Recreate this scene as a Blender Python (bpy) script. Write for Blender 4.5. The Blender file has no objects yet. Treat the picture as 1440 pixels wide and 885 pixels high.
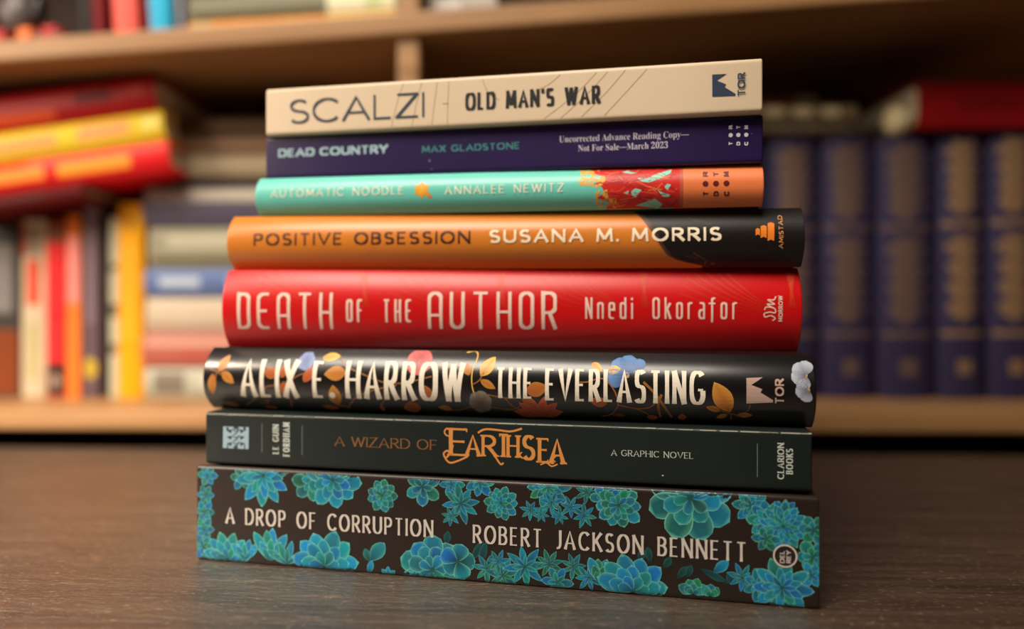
import bpy, bmesh, math, random
from math import sin, cos, pi, radians, sqrt, atan2, hypot
from mathutils import Matrix, Vector, Euler

random.seed(7)
SC = bpy.context.scene
COL = SC.collection

# ------------------------------------------------------------------ camera
F = 1040.0            # focal length in pixels of the 1440 px wide frame
HY = 419.0            # row of the horizon
CAMH = 0.1067         # lens height above the table top
cd = bpy.data.cameras.new('camera')
cam = bpy.data.objects.new('camera', cd)
COL.objects.link(cam)
cam.location = (0, 0, CAMH)
cam.rotation_euler = (pi / 2, 0, 0)
cd.sensor_width = 36.0
cd.lens = F / 1440 * 36
cd.shift_y = -(442.5 - HY) / 1440
cd.clip_start = 0.01
cd.dof.use_dof = True
cd.dof.focus_distance = 0.272
cd.dof.aperture_fstop = 2.6
SC.camera = cam

# ------------------------------------------------------------------ world, lights, exposure
def lin(c):
    c = c / 255.0
    return c / 12.92 if c <= 0.04045 else ((c + 0.055) / 1.055) ** 2.4
def rgb(r, g, b):
    return (lin(r), lin(g), lin(b), 1.0)

w = bpy.data.worlds.new('world'); SC.world = w
w.use_nodes = True
w.node_tree.nodes['Background'].inputs[0].default_value = rgb(255, 214, 170)
w.node_tree.nodes['Background'].inputs[1].default_value = 0.008

def area(name, loc, target, size, power, col):
    l = bpy.data.lights.new(name, 'AREA'); l.shape = 'RECTANGLE'
    l.size, l.size_y = size; l.energy = power; l.color = rgb(*col)[:3]
    o = bpy.data.objects.new(name, l); COL.objects.link(o)
    o.location = loc
    o.rotation_euler = (Vector(target) - Vector(loc)).to_track_quat('-Z', 'Y').to_euler()
    return o
area('ceiling_lamp_light', (-0.38, -0.16, 1.06), (-0.06, 0.38, 0.08), (0.8, 0.45), 19.5, (255, 243, 226))
area('side_lamp_light', (-0.72, 0.14, 0.44), (-0.14, 0.40, 0.05), (0.22, 0.22), 3.2, (255, 232, 206))
sl = bpy.data.lights.new('table_fill_spot', 'SPOT'); sl.energy = 50; sl.color = rgb(255, 236, 212)[:3]  # unseen spot, added to brighten the left of the tabletop
sl.spot_size = radians(60); sl.spot_blend = 1.0; sl.shadow_soft_size = .05
so = bpy.data.objects.new('table_fill_spot', sl); COL.objects.link(so)
so.location = (-0.64, 0.06, 0.44)
so.rotation_euler = (Vector((-.40, .31, 0)) - so.location).to_track_quat('-Z', 'Y').to_euler()
SC.view_settings.view_transform = 'Standard'
SC.view_settings.look = 'None'
SC.view_settings.gamma = 1.0
SC.view_settings.use_curve_mapping = False
SC.view_settings.exposure = 0.0

# ------------------------------------------------------------------ materials
_mats = {}
def mat(name, c, rough=0.45, spec=0.5, var=0.06, scale=60.0, bump=0.0, metal=0.0):
    if name in _mats: return _mats[name]
    m = bpy.data.materials.new(name); m.use_nodes = True
    nt = m.node_tree; b = nt.nodes['Principled BSDF']
    b.inputs['Roughness'].default_value = rough
    b.inputs['Specular IOR Level'].default_value = spec
    b.inputs['Metallic'].default_value = metal
    tc = nt.nodes.new('ShaderNodeTexCoord')
    nz = nt.nodes.new('ShaderNodeTexNoise'); nz.inputs['Scale'].default_value = scale
    nz.inputs['Detail'].default_value = 4
    nt.links.new(tc.outputs['Object'], nz.inputs['Vector'])
    mx = nt.nodes.new('ShaderNodeMix'); mx.data_type = 'RGBA'
    col = rgb(*c)
    mx.inputs[6].default_value = tuple(x * (1 - var) for x in col[:3]) + (1,)
    mx.inputs[7].default_value = tuple(min(1, x * (1 + var)) for x in col[:3]) + (1,)
    nt.links.new(nz.outputs['Fac'], mx.inputs[0])
    nt.links.new(mx.outputs[2], b.inputs['Base Color'])
    if bump:
        bp = nt.nodes.new('ShaderNodeBump'); bp.inputs['Strength'].default_value = bump
        bp.inputs['Distance'].default_value = 0.0004
        nt.links.new(nz.outputs['Fac'], bp.inputs['Height'])
        nt.links.new(bp.outputs['Normal'], b.inputs['Normal'])
    _mats[name] = m
    return m

def print_mat(rough=0.42):
    key = 'printed_artwork_%d' % int(rough * 100)
    if key in _mats: return _mats[key]
    m = bpy.data.materials.new(key); m.use_nodes = True
    nt = m.node_tree; b = nt.nodes['Principled BSDF']
    a = nt.nodes.new('ShaderNodeAttribute'); a.attribute_name = 'print'
    nz = nt.nodes.new('ShaderNodeTexNoise'); nz.inputs['Scale'].default_value = 900
    hs = nt.nodes.new('ShaderNodeHueSaturation')
    mr = nt.nodes.new('ShaderNodeMapRange')
    mr.inputs[3].default_value = 0.86; mr.inputs[4].default_value = 1.14
    nt.links.new(nz.outputs['Fac'], mr.inputs[0])
    nt.links.new(a.outputs['Color'], hs.inputs['Color'])
    nt.links.new(mr.outputs[0], hs.inputs['Value'])
    nt.links.new(hs.outputs['Color'], b.inputs['Base Color'])
    b.inputs['Roughness'].default_value = rough
    if rough >= .5: b.inputs['Specular IOR Level'].default_value = .22
    _mats[key] = m
    return m

def paper_mat(name, c):
    """edge of a block of pages: fine parallel lines across the thickness"""
    if name in _mats: return _mats[name]
    m = bpy.data.materials.new(name); m.use_nodes = True
    nt = m.node_tree; b = nt.nodes['Principled BSDF']
    tc = nt.nodes.new('ShaderNodeTexCoord')
    mp = nt.nodes.new('ShaderNodeMapping'); mp.inputs['Scale'].default_value = (3, 3, 2600)
    nz = nt.nodes.new('ShaderNodeTexNoise'); nz.inputs['Scale'].default_value = 1.0
    nt.links.new(tc.outputs['Object'], mp.inputs[0]); nt.links.new(mp.outputs[0], nz.inputs['Vector'])
    mx = nt.nodes.new('ShaderNodeMix'); mx.data_type = 'RGBA'
    col = rgb(*c)
    mx.inputs[6].default_value = tuple(x * .72 for x in col[:3]) + (1,)
    mx.inputs[7].default_value = tuple(min(1, x * 1.1) for x in col[:3]) + (1,)
    nt.links.new(nz.outputs['Fac'], mx.inputs[0]); nt.links.new(mx.outputs[2], b.inputs['Base Color'])
    b.inputs['Roughness'].default_value = 0.85
    _mats[name] = m
    return m

def wood_mat(name, dark, light, rough, sx=(1.5, 40, 40), bump=0.25, scratch_glint=0.0, rvar=0.1, spec=0.5, coat=0.0, fine_scale=None):
    m = bpy.data.materials.new(name); m.use_nodes = True
    nt = m.node_tree; b = nt.nodes['Principled BSDF']; L = nt.links
    fs = fine_scale or (sx[0] * 9, sx[1] * 2.2)
    tc = nt.nodes.new('ShaderNodeTexCoord')
    mp = nt.nodes.new('ShaderNodeMapping'); mp.inputs['Scale'].default_value = sx
    L.new(tc.outputs['Object'], mp.inputs[0])
    nz = nt.nodes.new('ShaderNodeTexNoise'); nz.inputs['Scale'].default_value = 4
    nz.inputs['Detail'].default_value = 8; nz.inputs['Roughness'].default_value = 0.65
    nz.inputs['Distortion'].default_value = 0.4
    L.new(mp.outputs[0], nz.inputs['Vector'])
    rp = nt.nodes.new('ShaderNodeValToRGB')
    rp.color_ramp.elements[0].position = 0.3; rp.color_ramp.elements[0].color = rgb(*dark)
    rp.color_ramp.elements[1].position = 0.72; rp.color_ramp.elements[1].color = rgb(*light)
    L.new(nz.outputs['Fac'], rp.inputs[0])
    colout = rp.outputs[0]
    fine = nt.nodes.new('ShaderNodeTexNoise'); fine.inputs['Scale'].default_value = 9
    fine.inputs['Detail'].default_value = 6; fine.inputs['Roughness'].default_value = 0.7
    mp2 = nt.nodes.new('ShaderNodeMapping'); mp2.inputs['Scale'].default_value = (fs[0], fs[1], sx[2])
    L.new(tc.outputs['Object'], mp2.inputs[0]); L.new(mp2.outputs[0], fine.inputs['Vector'])
    if scratch_glint:
        r2 = nt.nodes.new('ShaderNodeValToRGB')
        r2.color_ramp.elements[0].position = 0.60; r2.color_ramp.elements[0].color = (0, 0, 0, 1)
        r2.color_ramp.elements[1].position = 0.74; r2.color_ramp.elements[1].color = (scratch_glint,) * 3 + (1,)
        L.new(fine.outputs['Fac'], r2.inputs[0])
        mx = nt.nodes.new('ShaderNodeMix'); mx.data_type = 'RGBA'
        L.new(r2.outputs[0], mx.inputs[0]); L.new(colout, mx.inputs[6])
        mx.inputs[7].default_value = rgb(176, 148, 118)
        colout = mx.outputs[2]
        sk = nt.nodes.new('ShaderNodeTexNoise'); sk.inputs['Scale'].default_value = 1.0; sk.inputs['Detail'].default_value = 3  # pale specks in the base colour imitate light glinting off the rough top
        mp3 = nt.nodes.new('ShaderNodeMapping'); mp3.inputs['Scale'].default_value = (420, 700, 400)
        L.new(tc.outputs['Object'], mp3.inputs[0]); L.new(mp3.outputs[0], sk.inputs['Vector'])
        r3 = nt.nodes.new('ShaderNodeValToRGB')
        r3.color_ramp.elements[0].position = .60; r3.color_ramp.elements[0].color = (0, 0, 0, 1)
        r3.color_ramp.elements[1].position = .80; r3.color_ramp.elements[1].color = (.6, .6, .6, 1)
        L.new(sk.outputs['Fac'], r3.inputs[0])
        m3 = nt.nodes.new('ShaderNodeMix'); m3.data_type = 'RGBA'
        L.new(r3.outputs[0], m3.inputs[0]); L.new(colout, m3.inputs[6]); m3.inputs[7].default_value = rgb(190, 162, 132)
        colout = m3.outputs[2]
    L.new(colout, b.inputs['Base Color'])
    mr = nt.nodes.new('ShaderNodeMapRange')
    mr.inputs[3].default_value = rough - rvar; mr.inputs[4].default_value = rough + rvar
    L.new(nz.outputs['Fac'], mr.inputs[0]); L.new(mr.outputs[0], b.inputs['Roughness'])
    b.inputs['Specular IOR Level'].default_value = spec
    if coat:
        b.inputs['Coat Weight'].default_value = coat; b.inputs['Coat Roughness'].default_value = .25; b.inputs['Coat IOR'].default_value = 1.75
    ad = nt.nodes.new('ShaderNodeMath'); ad.operation = 'ADD'
    L.new(nz.outputs['Fac'], ad.inputs[0]); L.new(fine.outputs['Fac'], ad.inputs[1])
    bp = nt.nodes.new('ShaderNodeBump'); bp.inputs['Strength'].default_value = bump
    bp.inputs['Distance'].default_value = 0.0006
    L.new(ad.outputs[0], bp.inputs['Height']); L.new(bp.outputs['Normal'], b.inputs['Normal'])
    if coat:
        gr = nt.nodes.new('ShaderNodeTexNoise'); gr.inputs['Scale'].default_value = 1.0; gr.inputs['Detail'].default_value = 5; gr.inputs['Roughness'].default_value = .7
        mp4 = nt.nodes.new('ShaderNodeMapping'); mp4.inputs['Scale'].default_value = (150, 420, 300)
        L.new(tc.outputs['Object'], mp4.inputs[0]); L.new(mp4.outputs[0], gr.inputs['Vector'])
        b2 = nt.nodes.new('ShaderNodeBump'); b2.inputs['Strength'].default_value = .8; b2.inputs['Distance'].default_value = .0007
        L.new(gr.outputs['Fac'], b2.inputs['Height']); L.new(bp.outputs['Normal'], b2.inputs['Normal'])
        L.new(b2.outputs['Normal'], b.inputs['Normal']); L.new(b2.outputs['Normal'], b.inputs['Coat Normal'])
    return m

# ------------------------------------------------------------------ mesh helpers
def link(name, me, m, parent=None):
    o = bpy.data.objects.new(name, me); COL.objects.link(o)
    if m is not None:
        me.materials.append(m)
    if parent is not None: o.parent = parent
    return o
def from_bm(name, bm, m, parent=None, smooth=False):
    me = bpy.data.meshes.new(name); bm.to_mesh(me); bm.free()
    if smooth:
        for p in me.polygons: p.use_smooth = True
        try: me.set_sharp_from_angle(angle=radians(38))
        except Exception: pass
    return link(name, me, m, parent)
def box_bm(x0, x1, y0, y1, z0, z1, bevel=0.0, seg=2, bm=None):
    own = bm is None
    bm = bm or bmesh.new()
    r = bmesh.ops.create_cube(bm, size=1.0)
    for v in r['verts']:
        v.co = Vector(((x0 + x1) / 2 + v.co.x * (x1 - x0), (y0 + y1) / 2 + v.co.y * (y1 - y0), (z0 + z1) / 2 + v.co.z * (z1 - z0)))
    if bevel:
        es = list({e for v in r['verts'] for e in v.link_edges})
        bmesh.ops.bevel(bm, geom=es, offset=bevel, segments=seg, profile=0.5, affect='EDGES')
    return bm
def tag(o, label, cat=None, group=None, kind=None):
    if label: o['label'] = label
    if cat: o['category'] = cat
    if group: o['group'] = group
    if kind: o['kind'] = kind
    return o
def empty(name, loc, rot=(0, 0, 0)):
    o = bpy.data.objects.new(name, None); COL.objects.link(o)
    o.empty_display_size = 0.02
    o.location = loc; o.rotation_euler = rot
    return o
def at(px, py, y):
    """point on the ray of a photo pixel at depth y"""
    return Vector(((px - 720) / F * y, y, CAMH - (py - HY) / F * y))

# ------------------------------------------------------------------ lettering: drawn strokes
def se(cx, cy, rx, ry, a0, a1, n=2.3, k=14):
    out = []
    for i in range(k + 1):
        a = radians(a0 + (a1 - a0) * i / k)
        c, s = cos(a), sin(a)
        out.append((cx + rx * math.copysign(abs(c) ** (2 / n), c), cy + ry * math.copysign(abs(s) ** (2 / n), s)))
    return out

def glyph(ch, n=2.3):
    """centre lines in a unit-high box: width, list of (points, closed)"""
    S = lambda *p: (list(p), False)
    if ch == 'A': return .76, [S((0, 0), (.38, 1), (.76, 0)), S((.13, .32), (.63, .32))]
    if ch == 'B': return .56, [S((0, 0), (0, 1)), ([(0, 1), (.24, 1)] + se(.24, .77, .28, .23, 90, -90, n) + [(0, .54)], False), ([(0, .54), (.26, .54)] + se(.26, .27, .30, .27, 90, -90, n) + [(0, 0)], False)]
    if ch == 'C': return .74, [(se(.42, .5, .42, .5, 42, 318, n, 20), False)]
    if ch == 'D': return .70, [S((0, 0), (0, 1)), ([(0, 1), (.26, 1)] + se(.26, .5, .44, .5, 90, -90, n) + [(0, 0)], False)]
    if ch == 'E': return .50, [S((0, 0), (0, 1)), S((0, 1), (.50, 1)), S((0, .52), (.44, .52)), S((0, 0), (.50, 0))]
    if ch == 'F': return .50, [S((0, 0), (0, 1)), S((0, 1), (.50, 1)), S((0, .5), (.43, .5))]
    if ch == 'G': return .78, [(se(.42, .5, .42, .5, 45, 335, n, 20) + [(.80, .42)], False), S((.46, .44), (.82, .44))]
    if ch == 'H': return .68, [S((0, 0), (0, 1)), S((.68, 0), (.68, 1)), S((0, .52), (.68, .52))]
    if ch == 'I': return 0.0, [S((0, 0), (0, 1))]
    if ch == 'J': return .34, [([(.34, 1), (.34, .28)] + se(.12, .28, .22, .28, 0, -110, n, 8), False)]
    if ch == 'K': return .62, [S((0, 0), (0, 1)), S((.60, 1), (.0, .40)), S((.20, .58), (.64, 0))]
    if ch == 'L': return .48, [S((0, 1), (0, 0)), S((0, 0), (.48, 0))]
    if ch == 'M': return .86, [S((0, 0), (.06, 1)), S((.06, 1), (.43, .14)), S((.43, .14), (.80, 1)), S((.80, 1), (.86, 0))]
    if ch == 'N': return .70, [S((0, 0), (0, 1)), S((0, 1), (.70, 0)), S((.70, 0), (.70, 1))]
    if ch == 'O': return .84, [(se(.42, .5, .42, .5, 0, 360, n, 28)[:-1], True)]
    if ch == 'P': return .54, [S((0, 0), (0, 1)), ([(0, 1), (.24, 1)] + se(.24, .73, .30, .27, 90, -90, n) + [(0, .46)], False)]
    if ch == 'R': return .58, [S((0, 0), (0, 1)), ([(0, 1), (.24, 1)] + se(.24, .74, .30, .26, 90, -90, n) + [(0, .48)], False), S((.24, .48), (.60, 0))]
    if ch == 'S': return .54, [(se(.27, .755, .25, .245, 35, 270, n, 12)[:-1] + [(.27, .51)] + se(.27, .25, .27, .25, 80, -148, n, 14), False)]
    if ch == 'T': return .62, [S((.31, 0), (.31, 1)), S((0, 1), (.62, 1))]
    if ch == 'U': return .66, [([(0, 1), (0, .32)] + se(.33, .32, .33, .32, 180, 360, n, 14) + [(.66, 1)], False)]
    if ch == 'V': return .74, [S((0, 1), (.37, 0), (.74, 1))]
    if ch == 'W': return 1.06, [S((0, 1), (.27, 0)), S((.27, 0), (.53, .96)), S((.53, .96), (.79, 0)), S((.79, 0), (1.06, 1))]
    if ch == 'X': return .66, [S((0, 1), (.66, 0)), S((.66, 1), (0, 0))]
    if ch == 'Y': return .68, [S((0, 1), (.34, .44)), S((.68, 1), (.34, .44)), S((.34, .44), (.34, 0))]
    if ch == 'Z': return .60, [S((.02, 1), (.60, 1)), S((.60, 1), (0, 0)), S((0, 0), (.62, 0))]
    if ch == '.': return 0.0, [S((0, 0), (0, .06))]
    if ch == "'": return 0.0, [S((0, .78), (0, 1))]
    if ch == '-': return .28, [S((0, .5), (.28, .5)), S((.26, .5), (.26, .32))]
    return .3, []

def deco(ch, n=2.6):
    """narrow rounded display letters"""
    S = lambda *p: (list(p), False)
    W = .30
    r = .15
    if ch == 'D': return W, [([(0, 0), (0, 1), (W - r, 1)] + se(W - r, 1 - r, r, r, 90, 0, 2, 6) + se(W - r, r, r, r, 0, -90, 2, 6) + [(0, 0)], False)]
    if ch == 'E': return W, [([(W, 1), (r, 1)] + se(r, 1 - r, r, r, 90, 180, 2, 6) + se(r, r, r, r, 180, 270, 2, 6) + [(W, 0)], False), S((0, .5), (W * .85, .5))]
    if ch == 'A': return W, [([(0, 0)] + se(W / 2, 1 - r, W / 2, r, 180, 0, 2, 10) + [(W, 0)], False), S((0, .36), (W, .36))]
    if ch == 'T': return W + .06, [S(((W + .06) / 2, 0), ((W + .06) / 2, 1)), S((0, 1), (W + .06, 1))]
    if ch == 'H': return W, [S((0, 0), (0, 1)), S((W, 0), (W, 1)), S((0, .46), (W, .46))]
    if ch in 'O': return W, [(se(W / 2, 1 - r, W / 2, r, 0, 180, 2, 10) + se(W / 2, r, W / 2, r, 180, 360, 2, 10), True)]
    if ch == 'F': return W * .9, [([(W * .9, 1), (0.1, 1)] + se(.1, .9, .1, .1, 90, 180, 2, 5) + [(0, 0)], False), S((0, .52), (W * .8, .52))]
    if ch == 'U': return W, [([(0, 1)] + se(W / 2, r, W / 2, r, 180, 360, 2, 10) + [(W, 1)], False)]
    if ch == 'R': return W, [([(0, 0), (0, 1)] + se(W - r, 1 - r, r, r, 90, 0, 2, 6) + se(W - r, .44 + r, r, r, 0, -90, 2, 6) + [(0, .44)], False), S((W * .55, .44), (W, 0))]
    if ch == 'N': return W, [S((0, 0), (0, 1)), S((0, 1), (W, 0)), S((W, 0), (W, 1))]
    x = .76; r = .12; w = .26
    if ch == 'n': return w, [([(0, 0), (0, x)], False), ([(0, x - r)] + se(w / 2, x - r, w / 2, r, 180, 0, 2, 10) + [(w, 0)], False)]
    if ch == 'e': return w, [([(0, .42), (w, .42)] + se(w / 2, x - r, w / 2, r, 0, 180, 2, 10) + se(w / 2, r, w / 2, r, 180, 270, 2, 6) + [(w, 0)], False)]
    if ch == 'd': return w, [([(w, 1), (w, 0)], False), (se(w / 2, x - r, w / 2, r, 0, 180, 2, 10) + se(w / 2, r, w / 2, r, 180, 360, 2, 10), True)]
    if ch == 'i': return 0, [S((0, 0), (0, x)), S((0, .90), (0, .98))]
    if ch == 'k': return w, [S((0, 0), (0, 1)), S((w, x), (0, .36)), S((w * .35, .46), (w, 0))]
    if ch == 'o': return w, [(se(w / 2, x - r, w / 2, r, 0, 180, 2, 10) + se(w / 2, r, w / 2, r, 180, 360, 2, 10), True)]
    if ch == 'r': return w * .8, [S((0, 0), (0, x)), ([(0, x - r)] + se(r, x - r, r, r, 180, 90, 2, 6) + [(w * .8, x)], False)]
    if ch == 'a': return w, [([(0.02, x)] + se(w - r, x - r, r, r, 90, 0, 2, 6) + [(w, 0)], False), ([(w, .42), (r, .42)] + se(r, .21, r, .21, 90, 270, 2, 10) + [(w, 0)], False)]
    if ch == 'f': return w * .8, [([(w * .9, 1), (.16, 1)] + se(.19, .88, .12, .12, 90, 180, 2, 6) + [(.07, -.16)], False), S((-.12, x - .02), (w * .95, x - .02))]
    return glyph(ch)

def ribbon(pts, closed, width):
    """pts -> verts, quads of a mitred ribbon; width(i, tangent) gives the full width"""
    P = [Vector(p) for p in pts]
    Q = [P[0]]
    for p in P[1:]:
        if (p - Q[-1]).length > 1e-5: Q.append(p)
    if closed and (Q[0] - Q[-1]).length < 1e-5: Q.pop()
    n = len(Q)
    if n < 2: return [], []
    vs, fs = [], []
    for i in range(n):
        a = Q[i - 1] if (i > 0 or closed) else None
        b = Q[(i + 1) % n] if (i < n - 1 or closed) else None
        t0 = (Q[i] - a).normalized() if a is not None else None
        t1 = (b - Q[i]).normalized() if b is not None else None
        if t0 is None: t0 = t1
        if t1 is None: t1 = t0
        t = t0 + t1
        t = t.normalized() if t.length > 1e-4 else t1
        nrm = Vector((-t.y, t.x))
        wd = width(i, n, t) / 2
        mit = 1 / max(0.55, abs(nrm.dot(Vector((-t1.y, t1.x)))))
        vs += [Q[i] + nrm * wd * mit, Q[i] - nrm * wd * mit]
    for i in range(n if closed else n - 1):
        j = (i + 1) % n
        fs.append((2 * i, 2 * j, 2 * j + 1, 2 * i + 1))
    return vs, fs

def stroke_text(text, length, wv=.12, wh=.08, n=2.3, track=.12, space=.45, flare=0.0, serif=0.0, font=glyph, xs=None):
    """lettering of cap height 1 that is `length` long (both in cap heights)"""
    gl = [font(c, n) if c != ' ' else None for c in text]
    fixed = sum(space if g is None else wv for g in gl) + track * (len(gl) - 1)
    nat = sum(g[0] for g in gl if g is not None)
    if xs is None: xs = max(0.05, (length - fixed) / max(nat, 1e-6)) if nat > 0 else 1
    V, Fs, Z = [], [], []
    x = 0.0; si = 0
    def fy(y): return wh / 2 + y * (1 - wh)
    for g in gl:
        if g is None:
            x += space + track; continue
        for pts, closed in g[1]:
            P = [Vector((x + wv / 2 + p[0] * xs, fy(p[1]))) for p in pts]
            if not closed and len(P) >= 2:
                for e, o in ((0, 1), (-1, -2)):
                    d = (P[e] - P[o])
                    if d.length > 1e-6:
                        d.normalize()
                        if abs(d.y) > .6 and (P[e].y > 1 - wh or P[e].y < wh): P[e] = P[e] + d * (wh / 2)
            if len(P) == 2 and flare:
                P = [P[0].lerp(P[1], k / 6) for k in range(7)]
            def width(i, nn, t):
                b = wv * abs(t.y) + wh * abs(t.x)
                if flare and not closed and nn > 2:
                    q = abs(2 * i / (nn - 1) - 1)
                    b *= 1 - flare + 2 * flare * q ** 3
                return b
            vs, fs = ribbon(P, closed, width)
            o = len(V); V += vs; Fs += [tuple(k + o for k in f) for f in fs]
            si += 1
            Z += [(si % 9) * 2.5e-6] * (len(V) - len(Z))
            if serif and not closed:
                for e, o2 in ((0, 1), (-1, -2)):
                    d = (P[e] - P[o2]).normalized()
                    if abs(d.y) > .7 and (P[e].y > .95 or P[e].y < .05):
                        yy = 1 - wh * .45 if P[e].y > .5 else wh * .45
                        hw = wv * .5 + serif
                        o = len(V)
                        V += [Vector((P[e].x - hw, yy - wh * .42)), Vector((P[e].x + hw, yy - wh * .42)), Vector((P[e].x + hw, yy + wh * .42)), Vector((P[e].x - hw, yy + wh * .42))]
                        Fs.append((o, o + 1, o + 2, o + 3))
                    elif abs(d.x) > .9 and abs(pts[e][1] - round(pts[e][1])) < .01:
                        o = len(V); q = P[e]; sg = -1 if q.y > .5 else 1
                        V += [Vector((q.x - wh * .4, q.y - sg * wh * .4)), Vector((q.x + wh * .4, q.y - sg * wh * .4)), Vector((q.x + wh * .4, q.y + sg * serif * 1.6)), Vector((q.x - wh * .1, q.y + sg * serif * 1.6))]
                        Fs.append((o, o + 1, o + 2, o + 3))
                    si += 1
                    Z += [(si % 9) * 2.5e-6] * (len(V) - len(Z))
        x += wv + g[0] * xs + track
    x -= track
    return V, Fs, x, Z

_ser = {}
def serif_ch(c):
    if 'A' <= c <= 'Z': return chr(0x1D400 + ord(c) - 65)
    if 'a' <= c <= 'z': return chr(0x1D41A + ord(c) - 97)
    if '0' <= c <= '9': return chr(0x1D7CE + ord(c) - 48)
    return c
def font_text(text, offset=0.0, space=1.0):
    """the built-in font's glyphs as flat faces, cap height 1, origin at the baseline"""
    c = bpy.data.curves.new('lettering', 'FONT'); c.body = text; c.size = 1
    c.space_character = space; c.offset = offset; c.resolution_u = 4
    o = bpy.data.objects.new('lettering', c); COL.objects.link(o)
    dg = bpy.context.evaluated_depsgraph_get()
    ev = o.evaluated_get(dg); m = ev.to_mesh()
    V = [Vector((v.co.x / .68, v.co.y / .68)) for v in m.vertices]
    Fs = [tuple(p.vertices) for p in m.polygons]
    ev.to_mesh_clear()
    bpy.data.objects.remove(o); bpy.data.curves.remove(c)
    x0 = min(v.x for v in V)
    V = [Vector((v.x - x0, v.y)) for v in V]
    return V, Fs, max(v.x for v in V)

# ------------------------------------------------------------------ books
class Book:
    """spine along local x, thickness along local z, depth along local y (spine at y = 0)"""
    def __init__(s, name, label, L, T, D, loc, rot=(0, 0, 0), bulge=0.0, power=2.2, cover=None, hard=True, pages=(226, 214, 190),
                 cat='book', group=None, xoff=None, end_round=0.0006, inset=0.003, split=None):
        s.L, s.T, s.D, s.bulge, s.power = L, T, D, bulge, power
        s.xoff = -L / 2 if xoff is None else xoff
        s.layer = 0
        s.root = empty(name, loc, rot)
        tag(s.root, label, cat, group)
        s.M = Matrix.Translation(Vector(loc)) @ Euler(rot).to_matrix().to_4x4()
        s.Mi = s.M.inverted()
        s.hard = hard
        s.bt = 0.0022 if hard else 0.0004
        s.r = min(0.0012, T * .2)
        s._cover(cover, end_round)
        if split:
            s.cover.data.materials.append(split[1])
            for p in s.cover.data.polygons:
                if p.center.x > s.xoff + L * split[0]: p.material_index = 1
        s._pages(pages, inset if hard else 0.0003)
    def prof(s, v):
        T = s.T
        if s.bulge > 0:
            q = min(1.0, abs(v - T / 2) / (T / 2))
            return s.bulge * (0.5 - (1 - q ** s.power))
        r = s.r
        d = min(v, T - v)
        if d >= r: return 0.0
        d = max(d, 0)
        return r - sqrt(max(0, r * r - (r - d) ** 2))
    def _cover(s, m, er):
        T, D, bt = s.T, s.D, s.bt
        vs = [T * (0.5 - 0.5 * cos(pi * k / 22)) for k in range(23)]
        sp = [(s.prof(v), v) for v in vs]
        y0 = s.prof(0)
        back = 0.001 if s.hard else 0.0004
        spi = [(s.prof(v) + back, bt + (T - 2 * bt) * (v / T)) for v in vs]
        if s.hard:
            outb = [(D, 0), (y0 + .011, 0), (y0 + .009, .0006), (y0 + .006, .0011), (y0 + .003, .0007), (y0 + .001, .0002)]
            inb = [(D, bt), (y0 + .011, bt), (y0 + .009, bt + .0004), (y0 + .006, bt + .0006), (y0 + .003, bt + .0003), (y0 + .0015, bt)]
        else:
            outb = [(D, 0), (D * .6, 0), (y0 + .006, 0), (y0 + .002, 0)]
            inb = [(D, bt), (D * .6, bt), (y0 + .006, bt), (y0 + .002, bt)]
        outer = outb + sp + [(y, T - z) for y, z in reversed(outb)]
        inner = inb + spi + [(y, T - z) for y, z in reversed(inb)]
        bm = bmesh.new()
        xs = [(0, er), (er * .35, er * .3), (er, 0), (s.L * .33, 0), (s.L * .66, 0), (s.L * .84, 0), (s.L - er, 0), (s.L - er * .35, er * .3), (s.L, er)]
        rings = []
        for x, ins in xs:
            k = min(1, ins / (bt * 2))
            ro = [bm.verts.new((s.xoff + x, y + (yi - y) * k, z + (zi - z) * k)) for (y, z), (yi, zi) in zip(outer, inner)]
            ri = [bm.verts.new((s.xoff + x, y, z)) for y, z in inner]
            rings.append((ro, ri))
        n = len(outer)
        for (a, ai), (b, bi) in zip(rings, rings[1:]):
            for i in range(n - 1):
                bm.faces.new((a[i], a[i + 1], b[i + 1], b[i]))
                bm.faces.new((ai[i], bi[i], bi[i + 1], ai[i + 1]))
            for k in (0, n - 1):
                f = (a[k], b[k], bi[k], ai[k])
                bm.faces.new(f if k == 0 else f[::-1])
        for (a, ai), fl in ((rings[0], 0), (rings[-1], 1)):
            for i in range(n - 1):
                f = (a[i], ai[i], ai[i + 1], a[i + 1])
                bm.faces.new(f[::-1] if fl else f)
        bmesh.ops.recalc_face_normals(bm, faces=bm.faces)
        s.cover = from_bm('cover', bm, m, s.root, smooth=True)
    def _pages(s, c, ins):
        T, D = s.T, s.D
        g = 0.00015
        z0, z1 = s.bt + g, T - s.bt - g
        fore = D - ins
        k = 12
        bm = bmesh.new()
        path = []
        for i in range(k + 1):
            z = z0 + (z1 - z0) * i / k
            v = z / T * T
            path.append((s.prof(T * (i / k)) + .0028 + (.001 if s.hard else 0), z))
        hol = s.bulge * .6
        for i in range(k, -1, -1):
            z = z0 + (z1 - z0) * i / k
            q = (2 * i / k - 1)
            path.append((fore - hol * (1 - q * q), z))
        a = [bm.verts.new((s.xoff + ins, y, z)) for y, z in path]
        b = [bm.verts.new((s.xoff + s.L - ins, y, z)) for y, z in path]
        n = len(path)
        for i in range(n):
            j = (i + 1) % n
            bm.faces.new((a[i], a[j], b[j], b[i]))
        for i in range(k):
            p, q, r, t = i, i + 1, n - 2 - i, n - 1 - i
            bm.faces.new((a[p], a[t], a[r], a[q]))
            bm.faces.new((b[p], b[q], b[r], b[t]))
        bmesh.ops.recalc_face_normals(bm, faces=bm.faces)
        s.pages = from_bm('page_block', bm, paper_mat('paper_%d_%d_%d' % c, c), s.root)
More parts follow.
